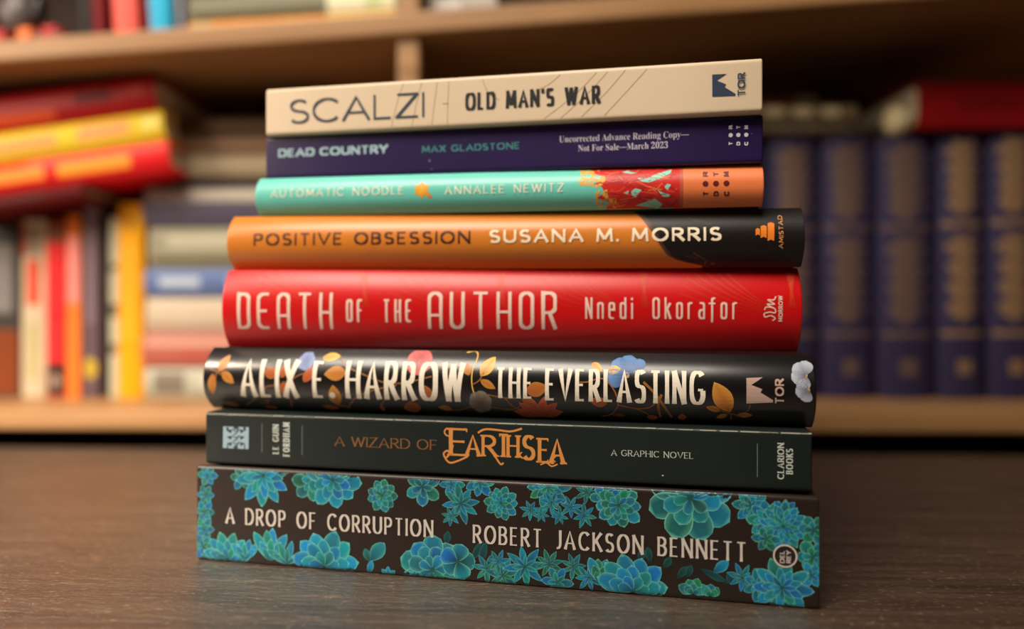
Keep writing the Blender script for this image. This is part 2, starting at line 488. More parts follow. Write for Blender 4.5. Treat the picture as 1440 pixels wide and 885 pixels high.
    # photo pixel -> place on this spine
    def uv(s, px, py):
        o = s.Mi @ Vector((0, 0, CAMH)); d = s.Mi.to_3x3() @ Vector(((px - 720) / F, 1, -(py - HY) / F))
        v = s.T / 2
        for _ in range(8):
            t = (s.prof(min(max(v, 0), s.T)) - o.y) / d.y
            p = o + d * t; v = p.z
        s.t = t
        return p.x - s.xoff, p.z
    def mm(s, px, py):
        s.uv(px, py); return s.t / F
    def pos(s, u, v, off):
        u = min(max(u, .00015), s.L - .00015); v = min(max(v, s.T * .012), s.T * .988)
        e = s.T * .004
        dy = (s.prof(v + e) - s.prof(v - e)) / (2 * e)
        n = Vector((0, -1, dy)).normalized()
        return Vector((s.xoff + u, s.prof(v), v)) + n * off
    def put(s, name, V, Fs, m, cols=None, layers=None, label=None, parent=None, off=None, cut=True):
        bm = bmesh.new()
        base = .00004 if off is None else off
        cl = bm.verts.layers.float_color.new('print') if cols else None
        bv = []
        for i, p in enumerate(V):
            v = bm.verts.new((p[0], p[1], layers[i] if layers else 0.0))
            if cl: v[cl] = cols[i]
            bv.append(v)
        for f in Fs:
            try: bm.faces.new([bv[k] for k in f])
            except ValueError: pass
        if s.bulge > 0 and cut:
            lo, hi = min(p[1] for p in V), max(p[1] for p in V)
            for k in range(1, 18):
                vk = s.T * k / 18
                if lo < vk < hi:
                    bmesh.ops.bisect_plane(bm, geom=bm.verts[:] + bm.edges[:] + bm.faces[:], plane_co=(0, vk, 0), plane_no=(0, 1, 0))
        for v in bm.verts:
            v.co = s.pos(v.co.x, v.co.y, base + v.co.z)
        bm.normal_update()
        for f in bm.faces:
            if f.normal.y > 0: f.normal_flip()
        o = from_bm(name, bm, m, parent or s.root)
        if label: o['label'] = label
        return o
    def lettering(s, name, text, xl, yl, xr, yr, top, col, rough=.5, kind='stroke', rot=False, label=None, m=None, off=None, **kw):
        """baseline runs from photo (xl, yl) to (xr, yr); top = cap line row at xl. rot: reads upwards, xl..xr the column's sides, yl foot, yr head"""
        m = m or mat('ink_%d_%d_%d' % col, col, rough, var=.04, scale=300)
        if rot:
            u0, v0 = s.uv(xl, yl); u1, _ = s.uv(xr, yl); _, v1 = s.uv(xl, yr)
            cap, length = u1 - u0, v1 - v0
        else:
            u0, v0 = s.uv(xl, yl); u1, v1 = s.uv(xr, yr); _, vt = s.uv(xl, top)
            v0, cap, length = (v0 + v1) / 2, vt - v0, u1 - u0
        if kind == 'stroke':
            V, Fs, tot, lay = stroke_text(text, length / cap, **kw)
        else:
            V, Fs, tot = font_text(text, **kw); lay = None
        k = length / cap / tot
        if rot: P = [(u0 + cap - p.y * cap, v0 + p.x * k * cap) for p in V]
        else: P = [(u0 + p.x * k * cap, v0 + p.y * cap) for p in V]
        if rot:
            P = [(u0 + (1 - p.y) * cap, v0 + p.x * k * cap) for p in V]
        return s.put(name, P, Fs, m, layers=lay, label=label, off=off)
    def polys(s, name, polys, col=None, m=None, label=None, off=None):
        """flat printed shapes from photo outlines; polys = list of outlines, or of (outline, colour)"""
        V, Fs, cols, lay = [], [], [], []
        for k, p in enumerate(polys):
            c = col
            if isinstance(p[1][0], (tuple, list)) or not isinstance(p[0][0], (tuple, list)): pts = p
            else: pts, c = p
            o = len(V)
            V += [s.uv(*q) for q in pts]; Fs.append(tuple(range(o, len(V))))
            cols += [rgb(*c)] * len(pts); lay += [k * 3e-6] * len(pts)
        return s.put(name, V, Fs, m or print_mat(), cols, lay, label, off=off)

class Art:
    """collects coloured shapes for one printed design, in metres on the spine"""
    def __init__(s, bk): s.b = bk; s.V = []; s.F = []; s.C = []; s.Z = []; s.k = 0
    def strip(s, rows, crow):
        o = len(s.V); n = len(rows[0])
        for r, c in zip(rows, crow):
            s.V += [tuple(p) for p in r]; s.C += c; s.Z += [s.k * 1.2e-7] * n
        for i in range(len(rows) - 1):
            for j in range(n - 1):
                a = o + i * n + j
                s.F.append((a, a + 1, a + n + 1, a + n))
        s.k += 1
    def petal(s, u, v, ang, ln, wd, edge, mid, base, a=1.25, b=.75, rib=None, segs=9):
        T = (-1, -.9, -.45, 0, .45, .9, 1)
        ca, sa = cos(ang), sin(ang)
        rows, cr = [], []
        for i in range(segs + 1):
            q = i / segs
            w = wd / 2 * max(0.0, sin(pi * min(1, q ** a))) ** b
            rows.append([(u + ca * q * ln - sa * t * w, v + sa * q * ln + ca * t * w) for t in T])
            c = []
            for t in T:
                m_ = tuple(x + (y - x) * min(1, q * 1.25) for x, y in zip(base, mid))
                if rib and abs(t) < .1: m_ = tuple(x + (y - x) * .5 for x, y in zip(m_, rib))
                f = 0 if abs(t) < .6 else (.22 if abs(t) < .95 else 1)
                if q > .93: f = max(f, .8)
                c.append(tuple(x + (y - x) * f for x, y in zip(m_, edge)))
            cr.append(c)
        s.strip(rows, cr)
    def line(s, pts, w, col):
        V, Fs = ribbon(pts, False, lambda i, n, t: w)
        o = len(s.V)
        s.V += [tuple(p) for p in V]; s.C += [col] * len(V); s.Z += [s.k * 1.2e-7] * len(V)
        s.F += [tuple(k + o for k in f) for f in Fs]; s.k += 1
    def disc(s, u, v, ru, rv, col, n=14):
        o = len(s.V)
        s.V += [(u + ru * cos(2 * pi * i / n), v + rv * sin(2 * pi * i / n)) for i in range(n)]
        s.C += [col] * n; s.Z += [s.k * 1.2e-7] * n; s.F.append(tuple(range(o, o + n))); s.k += 1
    def done(s, name, label=None, off=None, rough=.42):
        return s.b.put(name, s.V, s.F, print_mat(rough), s.C, s.Z, label, off=off)

def mix(a, b, t): return tuple(x + (y - x) * t for x, y in zip(a, b))
def px_path(b, pts, k=5):
    """smooth line through photo points, on the spine"""
    P = [Vector(b.uv(*p)) for p in pts]
    out = []
    for i in range(len(P) - 1):
        p0, p1, p2, p3 = P[max(i - 1, 0)], P[i], P[i + 1], P[min(i + 2, len(P) - 1)]
        for j in range(k):
            t = j / k
            out.append(.5 * ((2 * p1) + (p2 - p0) * t + (2 * p0 - 5 * p1 + 4 * p2 - p3) * t * t + (3 * p1 - p0 - 3 * p2 + p3) * t ** 3))
    out.append(P[-1])
    return out

# ================================================================== the setting
tbl_wood = wood_mat('dark_table_wood', (32, 22, 16), (90, 70, 54), .42, sx=(3.0, 46, 46), bump=1.0, scratch_glint=.55, rvar=.1, coat=1.0, fine_scale=(12, 34))
pine = wood_mat('bookcase_pine', (132, 94, 56), (174, 131, 86), .45, sx=(1.2, 30, 30), bump=.15)
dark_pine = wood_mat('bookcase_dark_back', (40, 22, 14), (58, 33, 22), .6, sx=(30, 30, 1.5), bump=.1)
wall_m = mat('wall_paint', (120, 104, 88), .9, .2, .05, 30)
floor_m = wood_mat('floor_boards', (70, 46, 30), (110, 76, 48), .5, sx=(3, 18, 18), bump=.2)
o = from_bm('floor', box_bm(-1.6, 1.6, -1.4, 1.0, -.78, -.74), floor_m); o['kind'] = 'structure'
o = from_bm('wall_back', box_bm(-1.6, 1.6, .86, .92, -.74, 1.7), wall_m); o['kind'] = 'structure'
o = from_bm('baseboard_back', box_bm(-1.6, 1.6, .845, .86, -.74, -.66, .002), pine); o['kind'] = 'structure'

# table
TBR = radians(-2.3)
tb = empty('table', (0, .06, -.74), (0, 0, TBR))
tag(tb, 'dark brown wooden table with a scratched, glossy top carrying the tall stack of books', 'table')
from_bm('tabletop', box_bm(-.62, .62, -.42, .456, .712, .74, .002), tbl_wood, tb)
for x in (-.57, .57):
    for y in (-.37, .40):
        from_bm('leg', box_bm(x - .03, x + .03, y - .03, y + .03, 0, .712, .003), tbl_wood, tb)
from_bm('apron', box_bm(-.54, .54, .385, .405, .62, .712, .001), tbl_wood, tb)

# bookcase
BCR = radians(-1.4)
SH_Z, SH_T = .0245, .0145
bc = empty('bookcase', (0, .531, -.74), (0, 0, BCR))
tag(bc, 'pine bookcase behind the table, its shelves crowded with books', 'bookcase')
Z0 = .74
from_bm('shelf', box_bm(-.62, .62, 0, .285, Z0 + SH_Z - SH_T, Z0 + SH_Z, .0025, 3), pine, bc)
US = from_bm('shelf', box_bm(-.632, .632, 0, .285, 0, .0165, .0025, 3), pine, bc)
TILT = radians(-3.46)
US_Z = .279 + .374 * math.tan(-TILT)          # underside at x = 0
US.location = (0, 0, Z0 + US_Z); US.rotation_euler = (0, TILT, 0)
def shelf2(x): return US_Z + x * math.tan(-TILT) + .0165 / cos(TILT)
for x in (-.645, .627):
    from_bm('side_panel', box_bm(x, x + .018, 0, .29, 0, Z0 + .62, .002), pine, bc)
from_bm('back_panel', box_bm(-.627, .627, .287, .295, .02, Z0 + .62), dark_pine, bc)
from_bm('top_board', box_bm(-.627, .627, 0, .287, Z0 + .60, Z0 + .618, .002), pine, bc)
from_bm('bottom_board', box_bm(-.627, .627, 0, .287, .06, .08, .002), pine, bc)
DX = (577 - 720) / F * .55
from_bm('divider', box_bm(DX - .008, DX + .008, .006, .285, Z0 + SH_Z, Z0 + US_Z + (DX - .008) * math.tan(-TILT), .002), pine, bc)
from_bm('divider', box_bm(DX - .008, DX + .008, .006, .285, Z0 + shelf2(DX + .008), Z0 + .60, .002), pine, bc)

# ================================================================== the stack on the table
#        Zl     Zr     xl      xr     (metres from the fit)
FIT = dict(
    corr=(.3012, .2525, -.1283, .1050), earth=(.3040, .2583, -.1259, .1048), ever=(.3116, .2642, -.1279, .1080),
    death=(.3131, .2884, -.1213, .1123), pos=(.3166, .2843, -.1205, .1118), noodle=(.3173, .2822, -.1092, .0958),
    dead=(.3209, .2808, -.1068, .0953), old=(.3183, .2767, -.1059, .0937))
ZB = [0, .0385, .0597, .0858, .1185, .1417, .1581, .1764, .1966]
ORDER = ['corr', 'earth', 'ever', 'death', 'pos', 'noodle', 'dead', 'old']
STACK = 'books stacked on the table'
def stacked(key, name, label, D, **kw):
    i = ORDER.index(key); zl, zr, xl, xr = FIT[key]
    L = hypot(xr - xl, zl - zr); a = -atan2(zl - zr, xr - xl)
    gap = .0001
    return Book(name, label, L, ZB[i + 1] - ZB[i] - gap, D, ((xl + xr) / 2, (zl + zr) / 2, ZB[i] + gap / 2), (0, 0, a), **kw)

cov = lambda n, c, r=.4, **k: mat(n, c, r, **k)

# ---- bottom: succulents
b = stacked('corr', 'hardcover_book', 'thick dark brown hardcover printed with turquoise succulents, at the bottom of the stack', .155,
            cover=cov('succulent_jacket', (36, 24, 19), .42), group=STACK)
b.r = .0015
BR1, GR1 = rgb(14, 138, 192), rgb(34, 118, 98)
MINT, DEEP, TEAL = rgb(132, 222, 190), rgb(2, 36, 40), rgb(30, 160, 172)
art = Art(b)
def rosette(px, py, r, n=8, rings=3, wr=.55, a=1.25, bb=.75, sq=1.0, rot=0.0, blue=.6, span=None, seed=1):
    rd = random.Random(seed * 91 + int(px))
    u, v = b.uv(px, py); R = r * b.mm(px, py)
    for k in range(rings):
        f = 1 - k / rings * .82
        cnt = max(4, n - k)
        order = list(range(cnt)); rd.shuffle(order)
        for i in order:
            an = rot + 2 * pi * (i + .5 * (k % 2)) / cnt + rd.uniform(-.08, .08)
            if span and not (span[0] <= math.degrees(an) % 360 <= span[1]): continue
            ln = R * f * rd.uniform(.9, 1.06)
            t = min(1, max(0, blue + rd.uniform(-.35, .35)))
            mid = tuple(c * rd.uniform(.55, 1.0 + .12 * k) for c in mix(GR1, BR1, t)[:3]) + (1.0,); base = mix(DEEP, mid, .10 + .12 * k)
            art.petal(u, v, an, ln, ln * wr * (1 if sq == 1 else 1) , mix(MINT, TEAL, rd.random() * .4), mid, base, a, bb)
    art.disc(u, v, R * .07, R * .07, mix(DEEP, GR1, .4))
def sprig(px, py, r, n=7, blue=.6, rot=0, wr=.32):
    rosette(px, py, r, n, 2, wr, 1.0, .9, rot=rot, blue=blue, seed=5)
def fan(px, py, r, n=5, spread=150, wr=.42, blue=.6, a=1.15):
    """half-open rosette: leaves rising from a point"""
    u, v = b.uv(px, py); R = r * b.mm(px, py); rd = random.Random(int(px))
    for k, f in ((0, 1.0), (1, .72), (2, .45)):
        m_ = max(2, n - k)
        for i in range(m_):
            an = radians(90 - spread / 2 + spread * (i + .0) / (m_ - 1)) if m_ > 1 else pi / 2
            an += rd.uniform(-.08, .08)
            mid = tuple(c * rd.uniform(.6, 1.15) for c in mix(GR1, BR1, min(1, max(0, blue + rd.uniform(-.4, .35))))[:3]) + (1.0,)
            art.petal(u, v, an, R * f * rd.uniform(.92, 1.05), R * wr * (1 - .2 * k), mix(MINT, TEAL, rd.random() * .4), mid, mix(DEEP, mid, .2), a, .7)
def x7(x, y): return 260 + x / 3.1304, 640 + y / 3.1304
def x8(x, y): return 710 + x / 3.1304, 640 + y / 3.1304
S7 = 1 / 3.1304
# left edge
for x, y, r in ((100, 90, 50), (92, 175, 46), (88, 250, 52), (84, 325, 56), (80, 405, 60)):
    rosette(*x7(x, y), r * S7, 6, 2, .6, seed=2, blue=.45)
# top row
rosette(*x7(250, 100), 60 * S7, 6, 2, .6, blue=.2)
rosette(*x7(345, 92), 138 * S7, 10, 3, .40, 1.15, .8, blue=.75, rot=.2)
rosette(*x7(560, 120), 95 * S7, 7, 2, .62, 1.5, .6, blue=.2, rot=.3)
rosette(*x7(650, 110), 135 * S7, 9, 3, .55, 1.5, .6, blue=.75)
rosette(*x7(868, 178), 74 * S7, 9, 3, .55, 1.5, .6, blue=.3)
rosette(*x7(1045, 140), 88 * S7, 6, 2, .62, 1.4, .6, blue=.35, rot=.5)
rosette(*x7(1175, 130), 60 * S7, 6, 2, .5, blue=.8)
sprig(*x7(1215, 215), 95 * S7, 8, .55, .2, .36)
sprig(*x7(1170, 270), 45 * S7, 7, .5, .2, .36)
rosette(*x7(1300, 120), 70 * S7, 7, 2, .55, blue=.8)
rosette(*x7(1392, 212), 78 * S7, 10, 3, .5, 1.5, .6, blue=.5)
rosette(*x8(190, 140), 105 * S7, 10, 3, .42, blue=.4)
for x, y, r in ((205, 210, 58), (112, 245, 50), (240, 268, 42), (290, 230, 52), (350, 268, 58), (160, 262, 40)):
    sprig(*x8(x, y), r * S7, 7, .7, x * .01, .34)
sprig(*x8(360, 165), 55 * S7, 7, .2, .1, .34)
rosette(*x8(440, 190), 65 * S7, 6, 2, .6, 1.5, .6, blue=.7)
rosette(*x8(500, 222), 108 * S7, 10, 3, .52, 1.5, .55, blue=.35)
rosette(*x8(815, 190), 185 * S7, 8, 3, .62, 1.6, .5, blue=.45, rot=.35)
rosette(*x8(1085, 225), 80 * S7, 8, 3, .5, blue=.5)
rosette(*x8(1160, 290), 95 * S7, 9, 3, .5, blue=.6, rot=.4)
rosette(*x8(1235, 250), 60 * S7, 8, 2, .5, blue=.9)
rosette(*x8(1225, 315), 110 * S7, 13, 4, .36, blue=.6)
rosette(*x8(1150, 370), 60 * S7, 6, 2, .6, blue=.2)
rosette(*x8(1360, 330), 70 * S7, 6, 2, .7, 1.5, .6, blue=.15)
rosette(*x8(1355, 450), 75 * S7, 6, 2, .7, 1.5, .6, blue=.3)
rosette(*x8(1350, 530), 60 * S7, 6, 2, .6, blue=.9)
# bottom row
fan(*x7(190, 460), 130 * S7, 6, 150, .42, .6)
fan(*x7(265, 460), 95 * S7, 4, 80, .4, .9)
fan(*x7(375, 465), 140 * S7, 4, 60, .36, .55)
fan(*x7(450, 480), 110 * S7, 4, 110, .3, .3)
fan(*x7(615, 490), 165 * S7, 6, 165, .50, .75, 1.3)
def one(fn, x, y, ang, ln, wd, t=.5, dim=1.0):
    u, v = b.uv(*fn(x, y)); q = S7 * b.mm(*fn(x, y))
    mid = tuple(c * dim for c in mix(GR1, BR1, t)[:3]) + (1.0,)
    art.petal(u, v, radians(ang), ln * q, wd * q, mix(mid, MINT, .6 * dim), mid, mix(DEEP, mid, .2), 1.2, .75)
one(x7, 812, 468, 50, 112, 66, .4); one(x7, 812, 470, 110, 60, 34, .2, .7); one(x7, 815, 520, 75, 66, 30, .85)
for x, y, an, ln in ((1150, 395, 80, 60), (1260, 470, 60, 110), (1300, 480, 75, 100)): one(x7, x, y, an, ln, 34, .3, .3)
for x, y, an, ln in ((590, 470, 70, 60), (640, 475, 100, 70), (700, 500, 60, 60), (760, 545, 55, 70), (800, 540, 70, 60), (860, 500, -25, 120), (960, 560, 20, 70), (1010, 575, 120, 60)): one(x8, x, y, an, ln, 32, .25, .3)
rosette(*x7(1090, 505), 155 * S7, 9, 3, .62, 1.7, .45, blue=.55, rot=.1)
rosette(*x7(1200, 470), 80 * S7, 5, 1, .95, 1.6, .5, blue=.7, rot=.1)
fan(*x7(900, 530), 45 * S7, 3, 90, .5, .6)
for x, y, r in ((1330, 500, 70), (1400, 530, 85), (1380, 470, 55)): sprig(*x7(x, y), r * S7, 7, .45, .3, .34)
sprig(*x8(88, 492), 100 * S7, 8, .8, .2, .34)
sprig(*x8(195, 480), 65 * S7, 8, .15, .3, .34)
sprig(*x8(300, 490), 62 * S7, 7, .35, .1, .34)
rosette(*x8(230, 560), 75 * S7, 6, 2, .5, blue=.5)
sprig(*x8(370, 540), 65 * S7, 7, .8, .5, .34)
fan(*x8(415, 560), 110 * S7, 3, 45, .45, .3)
fan(*x8(565, 600), 165 * S7, 6, 150, .50, .7, 1.35)
fan(*x8(830, 610), 70 * S7, 4, 120, .7, .05)
fan(*x8(905, 620), 55 * S7, 3, 90, .8, .05)
one(x8, 918, 520, 42, 86, 46, .85)
sprig(*x8(1045, 540), 68 * S7, 7, .85, .15, .34)
rosette(*x8(1120, 575), 75 * S7, 7, 2, .5, blue=.4)
rosette(*x8(1220, 585), 132 * S7, 10, 3, .42, 1.2, .75, blue=.65)
art.done('succulent_print', 'printed turquoise and green succulent rosettes')
CR = (206, 196, 186)
ST = dict(wv=.135, wh=.075, n=2.1, track=.14, space=.42, flare=.12)
b.lettering('title_lettering', 'A DROP OF CORRUPTION', 317.5, 736.5, 609.8, 755.6, 713.5, CR, off=.00026, **ST)
b.lettering('author_lettering', 'ROBERT JACKSON BENNETT', 665, 763, 1050, 790.8, 737.4, CR, off=.00026, **ST)
def ring(bk, px, py, r, w_, col, fill=None):
    a = Art(bk); u, v = bk.uv(px, py); k = bk.mm(px, py)
    if fill: a.disc(u, v, r * k, r * k, fill, 28)
    V = [(u + r * k * cos(2 * pi * i / 32), v + r * k * sin(2 * pi * i / 32)) for i in range(32)]
    Vs, Fs = ribbon(V, True, lambda i, n, t: w_ * k)
    o = len(a.V); a.V += [tuple(p) for p in Vs]; a.C += [col] * len(Vs); a.Z += [1e-5] * len(Vs); a.F += [tuple(q + o for q in f) for f in Fs]
    return a
ring(b, 1104, 782, 15.2, 2.2, rgb(*CR), rgb(34, 26, 22)).done('publisher_ring', off=.00026)
b.lettering('publisher_mark', 'DEL', 1096.5, 791.5, 1103, 774, 0, CR, rot=True, off=.00032, wv=.2, wh=.15, n=2.8, track=.14)
b.lettering('publisher_mark', 'REY', 1105.5, 791.5, 1112, 774, 0, CR, rot=True, off=.00032, wv=.2, wh=.15, n=2.8, track=.14)

# ---- dark green graphic novel
b = stacked('earth', 'paperback_book', 'dark green paperback with bronze ornamental title lettering, second from the bottom of the stack', .165,
            cover=cov('green_cover', (23, 32, 30), .4, var=.25, scale=40), hard=False, group=STACK)
b.r = .0005
GOLD, BRZ, WHT = (214, 142, 70), (132, 88, 48), (188, 196, 188)
SV = dict(wv=.20, wh=.09, n=2.1, track=.13, space=.4, serif=.045)
SR = dict(wv=.13, wh=.06, n=2.1, track=.16, space=.4, serif=.06)
b.lettering('title_lettering', 'A WIZARD OF', 470.6, 628.5, 615, 631.8, 614.8, BRZ, **SR)
ES = dict(wv=.16, wh=.08, n=2.0, track=.05, serif=.06, flare=.1)
for ch, x0, x1, y0, y1, tp in (('E', 631, 659, 641, 642, 602), ('A', 654, 676, 641.5, 642, 611.5), ('R', 677, 699, 642, 642.5, 612), ('T', 700, 716, 642.8, 643.2, 610), ('H', 712, 731, 643.5, 644, 612),
                               ('S', 734, 753, 647, 648, 612), ('E', 756, 773, 651, 651.5, 616), ('A', 772, 795, 652.5, 653, 617)):
    b.lettering('title_letter', ch, x0, y0, x1, y1, tp, GOLD, **ES)
a = Art(b); gl = rgb(*GOLD); k = b.mm(700, 630)
for pts, wd in ((((634, 604), (628, 603), (625, 608), (629, 613), (635, 612)), 2.2),                     # curls of the E
                (((637, 626), (634, 636), (627, 644), (624, 638), (629, 634), (633, 638)), 2.6),
                (((626, 645), (633, 651), (645, 648), (658, 642)), 2.6),
                (((672, 609), (682, 604), (700, 605), (718, 607), (734, 603)), 2.8),                     # long bar of the T
                (((692, 632), (697, 643), (704, 653), (708, 651)), 2.6),                                 # tail of the R
                (((735, 645), (731, 640), (734, 636)), 2.0), (((784, 640), (778, 646), (781, 650)), 1.6),
                (((760, 654), (768, 651), (776, 656), (784, 653)), 2.0)):
    a.line(px_path(b, pts), wd * k, gl)
a.done('title_flourish')
b.lettering('subtitle_lettering', 'A GRAPHIC NOVEL', 859.5, 640, 975, 646.5, 631.5, WHT, **SR)
b.lettering('author_lettering', 'LE GUIN', 383.5, 638.5, 392, 597, 0, WHT, rot=True, **SV)
b.lettering('author_lettering', 'FORDHAM', 398, 642, 407.4, 594, 0, WHT, rot=True, **SV)
b.lettering('publisher_lettering', 'CLARION', 1093.3, 674, 1102.5, 623, 0, WHT, rot=True, **SV)
b.lettering('publisher_lettering', 'BOOKS', 1105.5, 667, 1115, 631, 0, WHT, rot=True, **SV)
cl = rgb(112, 124, 118)
for x, y0, y1 in ((368.4, 595.6, 636.5), (425, 598, 640), (1065, 624, 671)):
    a = Art(b); a.line([Vector(b.uv(x, y0)), Vector(b.uv(x, y1))], .9 * k, cl); a.done('rule_line')
a = Art(b); sv = rgb(150, 176, 190); dk = rgb(38, 56, 60)
a.strip([[b.uv(314, 600), b.uv(350, 601)], [b.uv(313.5, 630), b.uv(349.5, 632)]], [[sv] * 2] * 2)
for i in range(3):                       # ragged crest pattern inside the emblem
    yy = 604 + i * 9
    for sx in (-1, 1):
        cx = 331.7 + sx * 8
        a.V += []
        P = [b.uv(cx - 3 * sx, yy), b.uv(cx + 5 * sx, yy + 1.5), b.uv(cx - 1 * sx, yy + 6)]
        o = len(a.V); a.V += P; a.C += [dk] * 3; a.Z += [a.k * 1.2e-7] * 3; a.F.append((o, o + 1, o + 2)); a.k += 1
    a.line(px_path(b, [(327, yy), (332, yy + 3), (336, yy), (332, yy + 6), (328, yy + 7)]), 1.6 * k, dk)
for x in (320, 344):
    a.line([Vector(b.uv(x, 601)), Vector(b.uv(x, 606))], 4 * k, dk)
    a.line([Vector(b.uv(x, 625)), Vector(b.uv(x, 632))], 2 * k, dk)
a.line([Vector(b.uv(332, 600)), Vector(b.uv(332, 604))], 8 * k, dk)
a.line([Vector(b.uv(332, 627)), Vector(b.uv(332, 632))], 6 * k, dk)
a.done('publisher_emblem', 'pale blue square emblem')
a = Art(b); wn = rgb(178, 176, 160)
rd = random.Random(3)
for i in range(30):                      # worn top edge
    x = 300 + i * 28.5; yy = 583.6 + (x - 292) * .0300
    a.line([Vector((b.uv(x, yy + 6)[0], b.T * .975)), Vector((b.uv(x + rd.uniform(14, 30), yy)[0], b.T * .975))], rd.uniform(.6, 1.5) * k, wn)
for x, y, r in ((911, 601, 2.2), (915, 600.5, 2.6), (919, 601, 1.8), (932, 669, 1), (1138, 608, 1.6)):
    a.disc(*b.uv(x, y), r * k * 1.6, r * k, wn, 7)
a.done('worn_edge')

# ---- black jacket with autumn leaves
b = stacked('ever', 'hardcover_book', 'glossy black hardcover with autumn leaves and large cream lettering, under the red book', .155,
            cover=cov('black_jacket', (17, 14, 14), .29, spec=.8), bulge=.0075, power=2.4, group=STACK)
a = Art(b)
def y5(x, y): return 270 + x / 3.1304, 480 + y / 3.1304
def y6(x, y): return 710 + x / 3.1304, 480 + y / 3.1304
OCH, YEL, RUS, COR, BLU, LIL, GRY, WHI, STM = [rgb(*c) for c in ((190, 128, 52), (232, 182, 78), (168, 84, 36), (222, 92, 82), (70, 128, 190), (120, 140, 190), (120, 104, 84), (168, 174, 190), (150, 96, 48))]
def leaf(fn, x, y, ang, ln, wd, col):
    """(x, y) is the leaf's middle in crop units"""
    p = fn(x, y); kk = b.mm(*p); u, v = b.uv(*p); an = radians(ang); l = ln / 3.1304 * kk
    a.petal(u - cos(an) * l / 2, v - sin(an) * l / 2, an, l, wd / 3.1304 * kk, mix(col, YEL, .35), col, mix(col, RUS, .5), .9, .85, rib=mix(col, RUS, .8))
def stem(fn, *pts, w_=5, col=STM):
    P = [fn(*p) for p in pts]
    a.line(px_path(b, P), w_ / 3.1304 * b.mm(*P[0]), col)
def bloom(fn, x, y, r, n, col, col2, span=None):
    p = fn(x, y); kk = b.mm(*p); u, v = b.uv(*p)
    for i in range(n):
        an = 2 * pi * i / n + .3
        if span and not (span[0] <= math.degrees(an) % 360 <= span[1]): continue
        a.petal(u, v, an, r / 3.1304 * kk, r * .95 / 3.1304 * kk, mix(col, col2, .45), mix(col, WHI, .18), col2, 1.5, .5)
    a.disc(u, v, r * .16 / 3.1304 * kk, r * .16 / 3.1304 * kk, mix(col2, YEL, .5), 9)
stem(y5, (75, 120), (110, 135), (135, 150)); stem(y5, (110, 135), (100, 180)); stem(y5, (110, 130), (135, 105))
leaf(y5, 140, 98, 65, 78, 44, OCH); leaf(y5, 88, 190, 265, 96, 40, OCH); leaf(y5, 157, 160, -40, 78, 42, OCH)
leaf(y5, 165, 275, 170, 90, 24, GRY); leaf(y5, 350, 290, 175, 60, 16, RUS)
stem(y5, (240, 282), (300, 235), (330, 200), (400, 190), (470, 150), (510, 140))
stem(y5, (300, 270), (330, 272), (338, 262), (320, 258)); stem(y5, (395, 190), (430, 250), (442, 290), w_=7, col=RUS)
leaf(y5, 345, 140, 165, 70, 50, RUS); leaf(y5, 405, 130, 70, 66, 40, RUS); leaf(y5, 400, 205, 255, 60, 30, RUS)
bloom(y5, 503, 88, 40, 7, LIL, rgb(60, 80, 140)); leaf(y5, 515, 145, 55, 88, 44, mix(RUS, COR, .3))
leaf(y5, 615, 70, 5, 84, 36, YEL); stem(y5, (655, 75), (672, 105), (740, 140), (860, 185), (960, 178), (1055, 155), w_=6)
leaf(y5, 630, 142, 185, 104, 64, OCH); leaf(y5, 628, 240, 95, 96, 60, OCH)
a.disc(*b.uv(*y5(618, 238)), 13 / 3.13 * b.mm(*y5(618, 238)), 13 / 3.13 * b.mm(*y5(618, 238)), rgb(226, 206, 178))
stem(y5, (640, 280), (690, 285), (720, 250), (800, 215), (900, 195), w_=7); stem(y5, (690, 285), (695, 298), w_=6)
leaf(y5, 610, 290, 175, 80, 22, RUS); stem(y5, (835, 300), (840, 270), (870, 230), (885, 200)); leaf(y5, 838, 292, 95, 40, 18, RUS)
bloom(y5, 1000, 90, 60, 8, COR, rgb(150, 40, 40)); leaf(y5, 970, 290, 95, 56, 78, RUS); leaf(y5, 1030, 225, 130, 90, 50, mix(RUS, STM, .5))
stem(y5, (1060, 110), (1130, 118), (1190, 112), w_=6)
leaf(y5, 1116, 294, 175, 64, 24, OCH); stem(y5, (1140, 305), (1190, 300), (1240, 282))
leaf(y5, 1212, 122, 110, 60, 38, OCH)
stem(y5, (1210, 50), (1250, 45), (1258, 70), (1235, 130), (1232, 190), (1245, 240), w_=5, col=YEL)
leaf(y5, 1302, 112, 55, 100, 56, YEL); leaf(y5, 1302, 190, -28, 78, 34, OCH); stem(y5, (1235, 190), (1262, 175), (1285, 140))
bloom(y5, 1270, 268, 54, 6, GRY, rgb(90, 76, 58)); stem(y5, (1320, 290), (1400, 300), (1440, 290), w_=6)
stem(y5, (1300, 235), (1380, 250), (1440, 250), w_=5)
stem(y6, (0, 250), (40, 290), (80, 300)); stem(y6, (0, 300), (40, 300), (90, 270))
leaf(y6, 140, 212, 15, 100, 66, mix(RUS, OCH, .4)); leaf(y6, 100, 268, 150, 60, 30, RUS)
for an in (170, 140, 110, 75, 40, 10): leaf(y6, 150 + 55 * cos(radians(an)), 322 - 30 * sin(radians(an)), an, 110, 44, mix(COR, RUS, .35))
leaf(y6, 405, 115, -35, 58, 36, YEL); leaf(y6, 480, 126, 10, 60, 36, YEL)
bloom(y6, 535, 150, 86, 6, BLU, rgb(30, 60, 120), (20, 215)); bloom(y6, 590, 140, 60, 5, BLU, rgb(30, 60, 120), (20, 160))
leaf(y6, 412, 268, 170, 76, 46, mix(RUS, COR, .2)); stem(y6, (310, 180), (360, 180), (430, 165), (480, 215), (498, 280), (470, 320), (430, 330), w_=6)
stem(y6, (498, 280), (570, 295), (640, 290), (690, 240), w_=6); stem(y6, (570, 295), (620, 315), (640, 335), w_=6)
